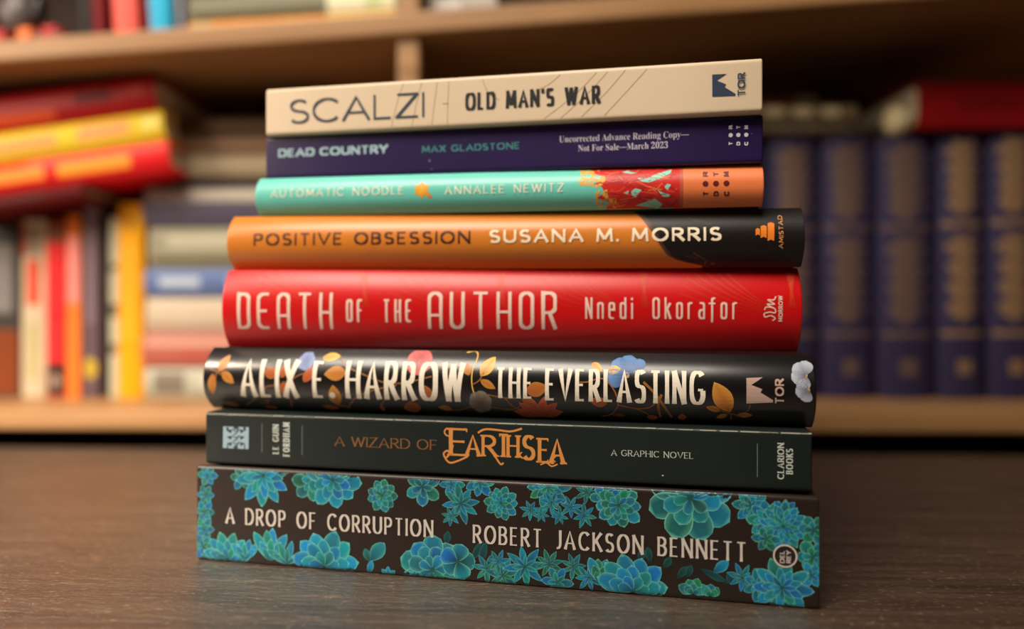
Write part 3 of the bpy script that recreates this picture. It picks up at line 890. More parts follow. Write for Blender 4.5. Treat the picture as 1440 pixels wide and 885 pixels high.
stem(y6, (610, 180), (660, 230), (700, 285), (735, 335), w_=11); stem(y6, (690, 235), (675, 280), (685, 335), w_=11)
leaf(y6, 650, 335, 0, 50, 24, mix(RUS, COR, .3)); leaf(y6, 500, 325, 175, 60, 18, rgb(110, 40, 34)); leaf(y6, 780, 333, 90, 34, 34, mix(RUS, COR, .3))
leaf(y6, 958, 248, 118, 152, 84, OCH); leaf(y6, 918, 298, 165, 66, 26, OCH); leaf(y6, 955, 330, 200, 52, 22, OCH); leaf(y6, 1056, 325, 0, 64, 24, OCH)
stem(y6, (995, 345), (1000, 320), (1030, 330)); stem(y6, (1030, 330), (1070, 305), (1080, 278), w_=3); stem(y6, (900, 288), (950, 305), (1000, 322), w_=4)
bloom(y6, 1322, 150, 62, 6, WHI, rgb(70, 72, 88), (50, 300)); bloom(y6, 1335, 215, 56, 6, WHI, rgb(70, 72, 88), (90, 300))
a.done('leaf_print', 'printed orange leaves, blooms and twining stems')
CRM = (236, 226, 208)
EV = dict(wv=.135, wh=.078, n=2.8, track=.085, space=.26, flare=.10, off=.00012)
b.lettering('author_lettering', 'ALIX', 340, 557.8, 421.5, 559.6, 505.6, CRM, **EV)
b.lettering('author_lettering', 'E', 441, 559.4, 458, 560, 508, CRM, **EV)
a = Art(b); a.disc(*b.uv(467.5, 556), 4.6 * b.mm(467, 556), 4.6 * b.mm(467, 556), rgb(*CRM)); a.done('author_lettering', off=.00012)
b.lettering('author_lettering', 'HARROW', 487, 560.5, 654, 564.9, 508, CRM, **EV)
b.lettering('title_lettering', 'THE', 695.8, 559.5, 750, 561, 516.7, CRM, **EV)
b.lettering('title_lettering', 'EVERLASTING', 766.5, 562.4, 991, 570, 517.5, CRM, **EV)
def tor(bk, x0, y0, x1, y1, col, tx0, tx1, ty0, ty1):
    X = lambda q: x0 + (x1 - x0) * q; Y = lambda q: y0 + (y1 - y0) * q
    q = [(0, 0), (.62, -.03), (.19, .27), (.60, .44), (.53, .57), (1, .87), (1, .96), (0, 1)]
    P = [(X(i), Y(j)) for i, j in q]
    bk.polys('publisher_mark', [[P[0], P[1], P[2]], [P[0], P[2], P[7]], [P[2], P[3], P[4]], [P[2], P[4], P[7]], [P[4], P[5], P[6]], [P[4], P[6], P[7]]], col, off=.00014)
    bk.lettering('publisher_lettering', 'TOR', tx0, ty1, tx1, ty0, 0, col, rot=True, off=.0004, wv=.19, wh=.17, n=2.1, track=.1)
tor(b, 1049.5, 532, 1087, 567.5, (178, 150, 138), 1089.5, 1102, 533, 568)

# ---- red
b = stacked('death', 'hardcover_book', 'thick bright red hardcover with tall narrow pale lettering, in the middle of the stack', .155,
            cover=cov('red_jacket', (206, 12, 16), .36), bulge=.0062, power=2.3, group=STACK)
a = Art(b); k = b.mm(700, 430); oc = rgb(214, 66, 22)
rd = random.Random(5)
for cx in (512, 705, 905, 1112):
    for i, an in enumerate(range(150, 182, 5)):
        r = 24.0
        while r < 150:
            st = rd.uniform(2.2, 4.0)
            for rr in (r,):
                bend = radians(an - (r - 24) * .10)
                x, y = cx - 8 + rr * cos(bend), 442 - rr * sin(bend) * .9
                if 384 < y < 440 and x > 324:
                    x2, y2 = cx - 8 + (rr + st * .7) * cos(bend), 442 - (rr + st * .7) * sin(bend) * .9
                    a.k = i * 2
                    a.line([Vector(b.uv(x, y)), Vector(b.uv(x2, y2))], 2.0 * k, mix(oc, rgb(200, 20, 16), min(1, max(0, (y - 384) / 60))))
            r += st
    for i, an in enumerate((104, 96, 88, 80)):
        r = 12.0
        while r < 62:
            st = rd.uniform(2.2, 4.0)
            x, y = cx + 2 - 30 * cos(radians(an)) + 0 + r * .12 * (88 - an) / 8, 444 - r
            if y > 384 and x < 1119:
                a.k = i * 2
                a.line([Vector(b.uv(x - 2, y)), Vector(b.uv(x + 2, y))], 1.9 * k, mix(oc, rgb(200, 20, 16), min(1, max(0, (y - 384) / 60))))
            r += st
a.done('dashed_ray_print', 'printed orange fans of fine broken lines')
PNK = (238, 204, 190)
DC = dict(wv=.085, wh=.07, track=.20, font=deco, off=.00012)
b.lettering('title_lettering', 'DEATH', 335.7, 463, 469, 462.3, 412.7, PNK, **DC)
b.lettering('title_lettering', 'OF THE', 487.3, 453.5, 579.8, 453, 421.5, PNK, wv=.10, wh=.085, track=.19, space=.5, font=deco, off=.00012)
b.lettering('title_lettering', 'AUTHOR', 602.5, 463, 783, 463, 411, PNK, **DC)
b.lettering('author_lettering', 'Nnedi Okorafor', 823, 449, 1037.7, 448.6, 419, PNK, wv=.088, wh=.075, track=.22, space=.45, font=deco, off=.00012)
b.lettering('publisher_lettering', 'MORROW', 1094.3, 452.5, 1100.3, 416, 0, PNK, rot=True, wv=.18, wh=.14, track=.14, off=.00012)
a = Art(b); pk = rgb(*PNK)
for pts in (((1086, 451), (1090, 448), (1084, 444), (1076, 446), (1075, 441), (1083, 439)), ((1083, 439), (1090, 440), (1089, 434), (1078, 432), (1075, 436)), ((1089, 434), (1079, 428), (1089, 428), (1080, 422), (1088, 422), (1091, 417))):
    a.line(px_path(b, pts), 1.6 * k, pk)
a.done('publisher_mark', off=.00012)

# ---- orange and black
b = stacked('pos', 'hardcover_book', 'orange hardcover with a black printed end, above the red book', .15,
            cover=cov('orange_jacket', (212, 126, 42), .33), end_round=.0004, split=(.84, cov('black_end', (20, 15, 13), .33)), bulge=.0062, power=2.3, group=STACK)
k = b.mm(900, 340)
u_of = lambda x, y: b.uv(x, y)[0]
edge = [(1.0, 889), (.93, 896), (.82, 904), (.68, 912), (.52, 921), (.36, 929), (.22, 938), (.14, 950), (.09, 966), (.05, 984), (0, 1004)]
a = Art(b); bl = rgb(20, 15, 13)
rows, cr = [], []
for i in range(25):
    v = b.T * (.012 + .976 * i / 24)
    tt = 1 - i / 24
    # boundary position for this height
    q = v / b.T
    for (v0, x0), (v1, x1) in zip(edge, edge[1:]):
        if v1 <= q <= v0: ub = u_of(x0 + (x1 - x0) * (v0 - q) / (v0 - v1), 333)
    rows.append([(ub, v), (ub + .002, v), (max(b.L * .86, ub + .003), v), (b.L, v)]); cr.append([rgb(112, 66, 38), bl, bl, bl])
a.strip(rows, cr)
for pts, c, wd in ((((905, 303), (916, 318), (928, 340), (940, 356)), rgb(74, 56, 44), 3), (((960, 360), (985, 364), (1005, 372)), rgb(96, 50, 26), 3.5), (((975, 356), (992, 366), (990, 372)), rgb(120, 70, 36), 2), (((940, 296), (975, 309), (1010, 318)), rgb(44, 38, 34), 3)):
    a.line(px_path(b, pts), wd * k, c)
a.done('portrait_print', 'printed black shape with a brown edge')
b.lettering('title_lettering', 'POSITIVE OBSESSION', 356.7, 346, 661.5, 342.9, 328.6, (66, 20, 6), wv=.165, wh=.15, n=2.0, track=.24, space=.5)
b.lettering('author_lettering', 'SUSANA M. MORRIS', 688.3, 342.9, 1014.4, 337.4, 324.8, (250, 232, 204), wv=.175, wh=.155, n=2.0, track=.26, space=.45, off=.0002)
b.lettering('publisher_lettering', 'AMISTAD', 1094.6, 349.4, 1101, 303.5, 0, (222, 150, 92), rot=True, wv=.16, wh=.14, n=2.0, track=.2, off=.0002)
OR = (238, 130, 34)
bars = []
for x0, x1, y0, y1 in ((1062.5, 1068.5, 321, 331.5), (1069.5, 1078, 317, 335), (1079.2, 1088.5, 313, 339)):
    m_ = (x0 + x1) / 2
    bars += [[(x0, y0 + 1.5), (m_, y0), (x1, y0 + 1.5), (x1, y1), (m_, y1 - 2), (x0, y1)]]
b.polys('publisher_mark', bars, OR, off=.0002)

# ---- mint
b = stacked('noodle', 'hardcover_book', 'slim mint green hardcover with an orange end and red printed art, high in the stack', .135,
            cover=cov('mint_jacket', (108, 204, 190), .35), end_round=.0004, split=(.84, cov('orange_end', (230, 124, 70), .35)), bulge=.0042, power=2.3, group=STACK)
k = b.mm(850, 262)
a = Art(b)
RED, DRD, ORG, PKO, MIN, YLW = rgb(206, 38, 28), rgb(132, 16, 20), rgb(230, 124, 70), rgb(226, 130, 96), rgb(122, 208, 190), rgb(234, 176, 62)
def band(x0, x1, c, wob=0.0, c2=None):
    rows, cr = [], []
    rd = random.Random(int(x0))
    for i in range(21):
        v = b.T * (.012 + .976 * i / 20)
        u0 = b.uv(x0, 262)[0] + wob * k * (sin(i * .9) * .6 + rd.uniform(-.6, .6) + (1 - i / 20) * 1.5); u1 = b.uv(x1, 260)[0]
        rows.append([(u0, v), ((u0 + u1) / 2, v), (u1, v)]); cr.append([c, c2 or c, c])
    a.strip(rows, cr)
band(838, 958, RED, 9, rgb(196, 30, 26))
band(957, 1073, ORG)
band(956, 961, rgb(190, 84, 60))
rd = random.Random(12)
for i in range(60):                      # yellow curls at the left of the red art
    x, y = rd.uniform(818, 852), rd.uniform(236, 261) if i < 44 else rd.uniform(262, 290)
    if y > 262: x = rd.uniform(838, 868)
    a.petal(*b.uv(x, y), rd.uniform(0, 2 * pi), rd.uniform(5, 9) * k, rd.uniform(3, 5) * k, mix(YLW, rgb(250, 220, 130), .5), mix(YLW, RED, rd.uniform(0, .35)), YLW)
for i in range(70):                      # waving strands
    x, y = rd.uniform(842, 940), rd.uniform(238, 288)
    P = [(x, y), (x + 9, y + rd.uniform(-5, 5)), (x + rd.uniform(16, 26), y + rd.uniform(-6, 6))]
    if P[-1][0] < 955: a.line(px_path(b, P), rd.uniform(.8, 1.8) * k, mix(RED, rd.choice((DRD, ORG, DRD, rgb(236, 84, 70))), .7))
def swirl(*pts):
    a.F.append(tuple(range(len(a.V), len(a.V) + len(pts))))
    a.V += [b.uv(*p) for p in pts]; a.C += [mix(MIN, rgb(190, 236, 214), .2)] * len(pts); a.Z += [a.k * 1.2e-7] * len(pts); a.k += 1
z6 = lambda *q: [(720 + x / 3.6865, 70 + y / 3.6865) for x, y in q]
swirl(*z6((650, 665), (700, 668), (760, 640), (828, 622), (822, 640), (770, 668), (710, 688), (672, 684)))
swirl(*z6((568, 636), (600, 628), (648, 638), (620, 644)))
swirl(*z6((618, 735), (640, 718), (672, 728), (640, 764), (622, 755)))
swirl(*z6((755, 728), (790, 745), (818, 750), (812, 768), (780, 760)))
swirl(*z6((790, 712), (806, 695), (824, 700), (806, 728)))
swirl(*z6((640, 808), (690, 790), (740, 772), (780, 800), (760, 822)))
swirl(*z6((580, 742), (606, 730), (600, 750)))
a.done('art_print', 'printed red art with yellow curls and an orange panel')
a = Art(b)
for i in range(12):                      # small noodle sun between title and author
    an = 2 * pi * i / 12
    x, y = 593, 267
    a.petal(*b.uv(x, y), an, (13 if i % 2 else 10) * k, 6 * k, rgb(224, 150, 50), rgb(236, 160, 40), YLW)
a.disc(*b.uv(592, 266), 6 * k, 5.5 * k, rgb(250, 196, 30))
a.petal(*b.uv(596, 270), radians(-35), 15 * k, 6 * k, rgb(206, 110, 50), rgb(222, 130, 60), YLW)
a.done('sun_print', 'small printed orange sun')
LC = (244, 236, 216)
NO = dict(wv=.12, wh=.10, n=2.0, track=.30, space=.55, off=.00014)
b.lettering('title_lettering', 'AUTOMATIC NOODLE', 381, 277.6, 567.5, 274.2, 266.5, LC, **NO)
b.lettering('author_lettering', 'ANNALEE NEWITZ', 625.3, 273.6, 792.7, 270, 262.0, LC, **NO)
def dot_mark(bk, xs_, ys_, col, r):
    a2 = Art(bk)
    for x, yo in zip(xs_, (0, -.3, -.6)):
        a2.disc(*bk.uv(x, ys_[1] + yo), r * bk.mm(x, ys_[1]), r * bk.mm(x, ys_[1]), rgb(*col), 16)
    a2.done('publisher_mark', off=.00014)
    for x, foot, head in zip(xs_, 'TDC', 'RTM'):
        for ch, y in ((foot, ys_[2]), (head, ys_[0])):
            bk.lettering('publisher_lettering', ch, x - r * .9, y + r * .9, x + r * .9, y - r * .9, 0, col, rot=True, wv=.26, wh=.24, n=2.1, off=.00014)
dot_mark(b, (992, 1006.7, 1021.5), (245.2, 258.5, 272.4), (96, 20, 16), 4.0)

# ---- purple
b = stacked('dead', 'paperback_book', 'dark purple paperback with pale and teal lettering, second from the top of the stack', .14,
            cover=cov('purple_cover', (36, 20, 72), .38, var=.1), hard=False, group=STACK)
b.lettering('title_lettering', 'DEAD COUNTRY', 391.2, 220.4, 545.8, 216.5, 208.6, (160, 190, 200), wv=.27, wh=.20, n=2.2, track=.09, space=.42)
b.lettering('author_lettering', 'MAX GLADSTONE', 593.3, 214.6, 730.9, 209.7, 205.2, (56, 128, 132), wv=.19, wh=.15, n=2.1, track=.17, space=.5)
sf = lambda t: ''.join(serif_ch(c) for c in t)
b.lettering('notice_lettering', sf('Uncorrected Advance Reading Copy') + '—', 786.5, 200.4, 968.8, 193.2, 191.3, (206, 196, 210), kind='font', offset=-.006)
b.lettering('notice_lettering', sf('Not For Sale—March 2023'), 813, 213.3, 939.2, 208, 204.4, (206, 196, 210), kind='font', offset=-.006)
dot_mark(b, (1027.4, 1038.2, 1049.3), (179.2, 190.3, 202.2), (206, 206, 212), 2.9)
for x, y, r in ((604, 226, 1.6), (607, 238, .9), (655, 197, .7), (1057, 188, .6)):
    a = Art(b); a.disc(*b.uv(x, y), r * b.mm(x, y), r * b.mm(x, y), rgb(120, 104, 150), 8); a.done('scuff_mark')

# ---- beige, on top
b = stacked('old', 'paperback_book', 'beige paperback with thin navy and heavy black lettering, topmost of the stack', .14,
            cover=cov('beige_cover', (216, 195, 166), .45, var=.03), hard=False, group=STACK, pages=(220, 206, 180))
k = b.mm(720, 130)
a = Art(b); ln_ = rgb(182, 152, 124)
def o1(x, y): return 360 + x / 3.6865, 70 + y / 3.6865
def o2(x, y): return 720 + x / 3.6865, 70 + y / 3.6865
for fn, pts in ((o1, ((765, 175), (735, 265), (702, 400))), (o1, ((858, 172), (830, 290), (808, 398))), (o1, ((940, 168), (925, 280), (912, 388))), (o1, ((1000, 165), (995, 270), (992, 385))),
                (o1, ((1175, 155), (1205, 225), (1262, 262))), (o2, ((250, 130), (190, 180), (120, 215))), (o2, ((438, 118), (330, 230), (165, 360))), (o2, ((495, 115), (390, 230), (250, 358))),
                (o2, ((588, 105), (490, 220), (360, 348))), (o2, ((700, 100), (600, 210), (480, 340)))):
    a.line(px_path(b, [fn(*p) for p in pts]), 1.3 * k, ln_)
a.done('sketch_lines', 'faint brown sketched lines')
NAV = (44, 58, 80)
b.lettering('author_lettering', 'SCALZI', 407.5, 174, 596.6, 165.2, 140.3, NAV, wv=.085, wh=.085, n=2.0, track=.17, off=.0002)
b.lettering('author_lettering', '-', 622, 151, 631, 150.8, 141, (130, 112, 96), wv=.12, wh=.12)
b.lettering('title_lettering', "OLD MAN'S WAR", 654.4, 155.8, 844.3, 145.0, 131.6, (20, 18, 20), wv=.175, wh=.115, n=3.0, track=.10, space=.40, off=.0002)
tor(b, 1001.5, 105, 1034, 136, NAV, 1037, 1048, 103, 135.5)

# ================================================================== books in the bookcase
LEFT = 'books standing in the bookcase'
YS = .605
def upright(name, label, x0, x1, top, y, D, colour, prints=(), bulge=.002, zb=SH_Z, group=LEFT, hard=True, rough=.5, pages=(206, 194, 168), ref=None):
    p0, p1 = at(x0, top, ref or YS), at(x1, top, ref or YS)
    T = p1.x - p0.x - .0004; H_ = p0.z - zb
    bk = Book(name, label, H_, T, D, (p1.x - .0002, y + .004, zb + .0001), (0, -pi / 2, 0), bulge=bulge,
              cover=mat('cover_%d_%d_%d' % colour, colour, rough, .22, var=.08), hard=hard, group=group, xoff=0.0, pages=pages, inset=.002)
    spine_print(bk, prints)
    return bk
def spine_print(bk, prints):
    """prints: (part name, u0, u1, v0, v1, colour, shape) in shares of the spine's length and thickness"""
    by = {}
    for q in prints: by.setdefault(q[0], []).append(q)
    for nm, qs in by.items():
        a = Art(bk)
        for _, u0, u1, v0, v1, c, *sh in qs:
            U0, U1, V0, V1 = u0 * bk.L, u1 * bk.L, v0 * bk.T, v1 * bk.T
            if sh and sh[0] == 'disc': a.disc((U0 + U1) / 2, (V0 + V1) / 2, (U1 - U0) / 2, (V1 - V0) / 2, rgb(*c), 16)
            else:
                k_ = 8
                rows = [[(U0, V0 + (V1 - V0) * i / k_), ((U0 + U1) / 2, V0 + (V1 - V0) * i / k_), (U1, V0 + (V1 - V0) * i / k_)] for i in range(k_ + 1)]
                a.strip(rows, [[rgb(*c)] * 3] * (k_ + 1))
        a.done(nm, rough=.5)
# thickness direction of an upright book runs from its right side (v = 0) to its left (v = 1)
upright('book', 'black spined book with a rusty brown lower half, beside the cream spined book', -22, 22, 320, YS, .17, (66, 60, 58),
        [('lower_panel', .02, .40, .02, .98, (128, 62, 30)), ('title_panel', .5, .9, .2, .8, (130, 126, 124))])
upright('book', 'cream spined book with red lettering, left of the red spined book', 25, 61, 309, YS, .16, (200, 182, 152),
        [('title_panel', .52, .78, .25, .75, (214, 74, 50)), ('author_panel', .80, .96, .2, .8, (150, 132, 112)), ('corner_panel', .80, .99, .80, .98, (196, 70, 40)), ('foot_panel', .1, .42, .3, .7, (178, 168, 120))])
upright('book', 'bright red spined book with a black foot, beside the cream book', 62, 91, 311, YS - .002, .16, (222, 44, 48),
        [('foot_panel', .01, .2, .03, .97, (58, 34, 30)), ('publisher_mark', .05, .14, .3, .7, (190, 170, 150), 'disc'), ('head_panel', .88, .99, .03, .97, (132, 78, 50)), ('band', .45, .47, .05, .95, (150, 26, 30))])
upright('book', 'slim orange spined book with a pink title panel', 92, 112, 302, YS - .003, .15, (232, 122, 46), [('title_panel', .52, .88, .06, .94, (236, 142, 134))], bulge=.0012)
upright('book', 'tall dark plum spined book with a yellow emblem at its foot', 113, 139, 262, YS - .002, .17, (96, 78, 84),
        [('publisher_mark', .09, .19, .15, .85, (190, 160, 50), 'disc'), ('title_panel', .35, .9, .3, .7, (128, 108, 116))])
upright('book', 'black spined book in the dark gap beside the plum book', 140, 149, 300, YS + .004, .15, (26, 18, 16), [('title_panel', .4, .8, .3, .7, (52, 38, 34))], bulge=.001)
upright('book', 'narrow pale grey spined book left of the yellow book', 150, 163, 305, YS, .15, (188, 184, 158),
        [('band', .45, .52, .05, .95, (96, 92, 76)), ('band', .24, .30, .05, .95, (110, 104, 90)), ('band', .70, .74, .05, .95, (112, 108, 92))], bulge=.001)
upright('book', 'bright yellow spined book standing beside the lying pile', 164.5, 201, 286, YS - .003, .16, (222, 154, 10), [('publisher_mark', .86, .93, .3, .7, (176, 126, 20), 'disc'), ('title_panel', .3, .8, .35, .65, (226, 168, 40))])

# piles lying on the shelf
PILE = 'books lying in a pile on the shelf'
def lying(name, label, x0, x1, ytop, ybot, y, D, colour, prints=(), bulge=.003, yaw=0.0, roll=0.0, zb=None, T=None, fore=False, group=PILE, hard=True, pages=(206, 194, 168), rough=.5):
    p0, p1 = at(x0, ybot, y), at(x1, ybot, y)
    L = p1.x - p0.x
    if T is None: T = (ybot - ytop) / F * y - .0002
    z = p0.z if zb is None else zb
    loc = Vector(((p0.x + p1.x) / 2, y, z + .0001))
    rz = yaw
    if fore:
        rz += pi; loc += Vector((0, D, 0)) if True else Vector()
    bk = Book(name, label, L, T, D, loc, (0, roll, rz), bulge=bulge, cover=mat('cover_%d_%d_%d' % colour, colour, rough, .22, var=.08), hard=hard, group=group, pages=pages)
    spine_print(bk, prints)
    return bk
z = SH_Z
for nm, lb, x1, hpx, c, fore, prints, pages in (
    ('pale grey book with a dark end label, lowest of the pile by the yellow book', 'a', 372, 44, (166, 166, 150), False, [('end_label', .05, .22, .15, .85, (116, 108, 96)), ('title_panel', .3, .75, .3, .7, (188, 186, 174))], (200, 190, 170)),
    ('brick pink book lying in the pile, directly above the lowest one', 'b', 380, 47, (166, 92, 78), False, [('band', .02, .98, .62, .8, (190, 146, 130)), ('title_panel', .2, .7, .25, .5, (168, 84, 70))], (200, 190, 170)),
    ('cream book lying between the brick pink and the blue book', 'c', 378, 52, (192, 176, 154), False, [('band', .02, .98, .08, .3, (180, 156, 138))], (200, 190, 170)),
    ('blue book with pale lettering lying in the pile', 'd', 374, 39, (92, 112, 160), False, [('title_panel', .08, .30, .35, .7, (178, 190, 206)), ('author_panel', .45, .7, .35, .7, (170, 184, 204))], (200, 190, 170)),
    ('thick grey green book lying above the blue one', 'e', 372, 60, (150, 146, 122), False, [('band', .02, .98, .10, .26, (104, 96, 72)), ('title_panel', .1, .8, .5, .8, (182, 178, 156))], (200, 190, 170)),
    ('navy book with a pale upper stripe lying high in the pile', 'f', 390, 56, (84, 78, 96), False, [('band', .02, .98, .62, .95, (150, 142, 134)), ('title_panel', .25, .7, .66, .9, (206, 194, 174))], (200, 190, 170))):
    T = hpx / F * YS
    sh = {'a': 0, 'b': -4, 'c': 2, 'd': 0, 'e': 6, 'f': 0}[lb]
    lying('book', nm, 204 + sh if lb != 'f' else 201, x1 + 90, 0, 520, YS + (.002 if lb in 'ace' else 0), .17, c, prints, zb=z, T=T - .0002, pages=pages)
    z += T
for nm, x0, hpx, c, prints in (
    ('dark umber book lying on the navy one', 243, 12, (40, 30, 26), [('title_panel', .2, .7, .3, .7, (66, 50, 42))]),
    ('beige grey book lying near the pile top behind the red books', 246, 34, (160, 144, 116), [('title_panel', .15, .7, .3, .7, (176, 160, 132))]),
    ('brown book lying second from the pile top', 248, 26, (132, 104, 82), [('title_panel', .1, .6, .3, .7, (146, 118, 96))]),
    ('dark brown book topmost of the lying pile behind the red books', 250, 26, (78, 58, 42), [('title_panel', .2, .7, .3, .7, (96, 74, 56))])):
    T = hpx / F * YS
    lying('book', nm, x0, 464, 0, 220, YS, .16, c, prints, zb=z, T=T - .0002)
    z += T

# three bright books tilted on the standing ones
RT = radians(-8.3)
RED_PILE = 'tilted books lying on top of the standing row'
YR = .575
base = at(-60, 283, YR)
dirx = Vector((cos(RT), 0, -sin(RT))); dirz = Vector((sin(RT), 0, cos(RT)))
def tilted(label, s0, s1, z0, T, colour, prints, bulge=.004):
    L = s1 - s0
    loc = base + dirx * ((s0 + s1) / 2) + dirz * z0
    bk = Book('book', label, L, T - .0002, .16, loc, (0, RT, 0), bulge=bulge, cover=mat('cover_%d_%d_%d' % colour, colour, .45, .22, var=.06), group=RED_PILE)
    spine_print(bk, prints)
W3 = (242 + 60) / F * YR / cos(RT)
t1 = .0238
tilted('scarlet book with orange title panels, lowest of the three tilted books', 0, W3, 0, t1, (214, 20, 26), [('title_panel', .48, .82, .28, .72, (240, 150, 46)), ('title_panel', .1, .42, .3, .75, (242, 140, 50)), ('stripe', .34, .98, .78, .94, (236, 92, 84))])
tilted('bright yellow book with pink title panels, between two tilted red books', 0, W3 - .001, t1, t1, (226, 194, 44), [('title_panel', .60, .84, .35, .8, (240, 158, 96)), ('title_panel', .14, .5, .3, .75, (238, 160, 88)), ('end_label', .9, .98, .4, .8, (240, 222, 120))])
tilted('dark crimson book with an orange lower stripe, topmost of the three tilted books', 0, W3 - .004, 2 * t1, .0285, (160, 8, 12), [('stripe', .02, .52, .14, .42, (206, 76, 28)), ('title_panel', .62, .80, .45, .75, (98, 8, 12)), ('end_label', .88, .95, .5, .75, (176, 60, 46))])
bk = Book('book', 'dark maroon book lying flat on the standing row, under the tilted scarlet book', .098, .0118, .13, base + dirx * .049 - dirz * .0121, (0, RT, 0), bulge=.002,
          cover=mat('cover_maroon', (84, 8, 8), .6, .15), group=RED_PILE)
spine_print(bk, [('title_panel', .2, .7, .3, .7, (76, 14, 12))])

# blue cloth volumes, right compartment
VOLS = 'set of blue cloth volumes'
GIL = (136, 106, 74)
def volume(label, x0, x1, top, y, gilt):
    bk = upright('cloth_volume', label, x0, x1, top, y, .17, (46, 40, 70), bulge=.006, group=VOLS, rough=.6, pages=(150, 130, 100), ref=.600)
    a = Art(bk); L, T = bk.L, bk.T; g = mix(rgb(40, 34, 64), rgb(*GIL), gilt)
    def dia(u, v, r, s=1.0): a.petal(u - r, v, 0, 2 * r, 1.5 * r * s, g, g, g, 1, .9)
    for u in (.645, .235): a.strip([[(u * L, .06 * T), ((u + .022) * L, .06 * T)], [(u * L, .94 * T), ((u + .022) * L, .94 * T)]], [[g] * 2] * 2)
    rd = random.Random(4)
    for u0, u1, n_ in ((.70, .95, 4), (.30, .60, 4)):
        st = (u1 - u0) / n_ * L
        a.line([Vector((u0 * L, .5 * T)), Vector((u1 * L, .5 * T))], .10 * T, g)
        for i in range(n_):
            u = u0 * L + st * (i + .5)
            for q in range(6): a.petal(u, .56 * T, 2 * pi * q / 6, .27 * T, .2 * T, g, g, g, 1.2, .7)
            for sg in (-1, 1):
                a.petal(u + st * .5, .5 * T, sg * 1.2, .3 * T, .1 * T, g, g, g, 1, .8)
                a.disc(u + st * .1, (.5 + sg * rd.uniform(.28, .34)) * T, .08 * T, .06 * T, g, 8)
    a.done('gilt_ornament', 'worn gilt bands and panels')
    a = Art(bk)
    c0 = (.12 * L, .5 * T)
    for i in range(8): a.petal(c0[0], c0[1], 2 * pi * i / 8, .16 * T + .05 * T * (i % 2), .16 * T, g, g, g, 1.2, .8)
    a.disc(*c0, .14 * T, .14 * T, g)
    a.done('gilt_emblem', 'round gilt emblem')
for lb, x0, x1, top, yv, gilt in (
    ('blue cloth volume with gilt bands, mostly hidden by the stack on the table', 1008, 1083, 192, .606, .4),
    ('blue cloth volume with faded gilt bands, standing just beside the stack on the table', 1086, 1158, 194, .602, .5),
    ('blue cloth volume with dull gilt panels, third of its set from the table stack', 1161, 1236, 192, .601, .42),
    ('broad blue cloth volume with the faintest gilt, fourth of its set from the table stack', 1238, 1317, 193, .598, .42),
    ('blue cloth volume with bright gilt panels, second from the end of the set', 1321, 1387, 186, .596, .85),
    ('blue cloth volume with bright gilt panels, last of its set, under the dark red book', 1390, 1460, 183, .594, .85)):
    volume(lb, x0, x1, top, yv, gilt)
VT = CAMH + (HY - 194) / F * .602 + .0018
VD = CAMH + (HY - 183) / F * .594 + .0004
TOPS = 'books lying across the blue volumes'
bk = lying('book', 'dark red book lying flat across the last blue volumes', 1290, 1475, 0, 178, .588, .17, (132, 14, 16), [('title_panel', .3, .8, .35, .7, (116, 10, 14))], zb=VD, T=.037, group=TOPS)
lying('book', 'thin umber book lying directly on the blue volumes, under the dull cream book', 1030, 1196, 0, 178, .600, .15, (92, 78, 62), [('title_panel', .3, .7, .3, .7, (110, 94, 76))], zb=VT, T=.0105, group=TOPS)
lying('book', 'dull cream book with a spotted spine, lying upon a thin umber book', 1040, 1206, 0, 178, .597, .15, (122, 104, 80),
      [('spine_spot', .20 + .24 * i, .38 + .24 * i, .2, .85, (196, 178, 140), 'disc') for i in range(3)], zb=VT + .0107, T=.0135, group=TOPS)
lying('book', 'slim dark maroon book, topmost of the small pile beside the stack on the table', 1036, 1150, 0, 178, .598, .14, (72, 22, 18), [('end_label', .72, .98, .2, .8, (96, 84, 74))], zb=VT + .0244, T=.008, group=TOPS)
# small cream figurine in front of the red book
sp = at(1281, 178, .582)
fg = empty('seashell', (sp.x, .602, VT)); tag(fg, 'small pale rounded shell lying on the blue volumes beside the dark red book', 'shell')
shell_m = mat('shell_cream', (206, 190, 148), .5, var=.25, scale=140)
bm = bmesh.new()
bmesh.ops.create_uvsphere(bm, u_segments=28, v_segments=16, radius=1)
for v in bm.verts:
    x, y, z_ = v.co
    an = atan2(y, x); rr = 1 + .06 * cos(12 * an)
    v.co = Vector((x * .0125 * rr * (1 + .15 * x), y * .011 * rr, .0125 + z_ * .0125 * (1 - .12 * x)))
from_bm('body', bm, shell_m, fg, smooth=True)
bm = bmesh.new()
for i in range(5):
    r0 = .0058 * (1 - i * .17)
    bmesh.ops.create_uvsphere(bm, u_segments=16, v_segments=10, radius=r0, matrix=Matrix.Translation((.0095 + i * .0034, 0, .0165 + i * .0030)))
from_bm('spire', bm, shell_m, fg, smooth=True)

# ================================================================== things on the upper shelf
UP = 'books standing on the upper shelf'
def on_upper(x_px, y): 
    x = (x_px - 720) / F * y
    return x, shelf2(x)
UR = TILT
def up_book(label, x0, x1, y, H_, D, colour, prints=(), bulge=.002):
    xa, za = on_upper(x1, YU); xb, _ = on_upper(x0, YU)
    T = (xa - xb) / cos(TILT) - .0005
    bk = Book('book', label, H_, T, D, (xa, y, za + .0006), (0, -pi / 2 + TILT, 0), bulge=bulge, cover=mat('cover_%d_%d_%d' % colour, colour, .5, .22), group=UP, xoff=0.0, inset=.002)
    spine_print(bk, prints)
YU = .562
up_book('black book standing on the upper shelf beside the small toy', 98, 128, YU + .01, .15, .14, (24, 16, 16), [('title_panel', .3, .8, .3, .7, (48, 30, 28))])
up_book('dark wine red book standing on the upper shelf, left of the salmon book', 131, 150, YU, .16, .14, (110, 10, 18), [('title_panel', .3, .8, .3, .7, (84, 8, 14))])
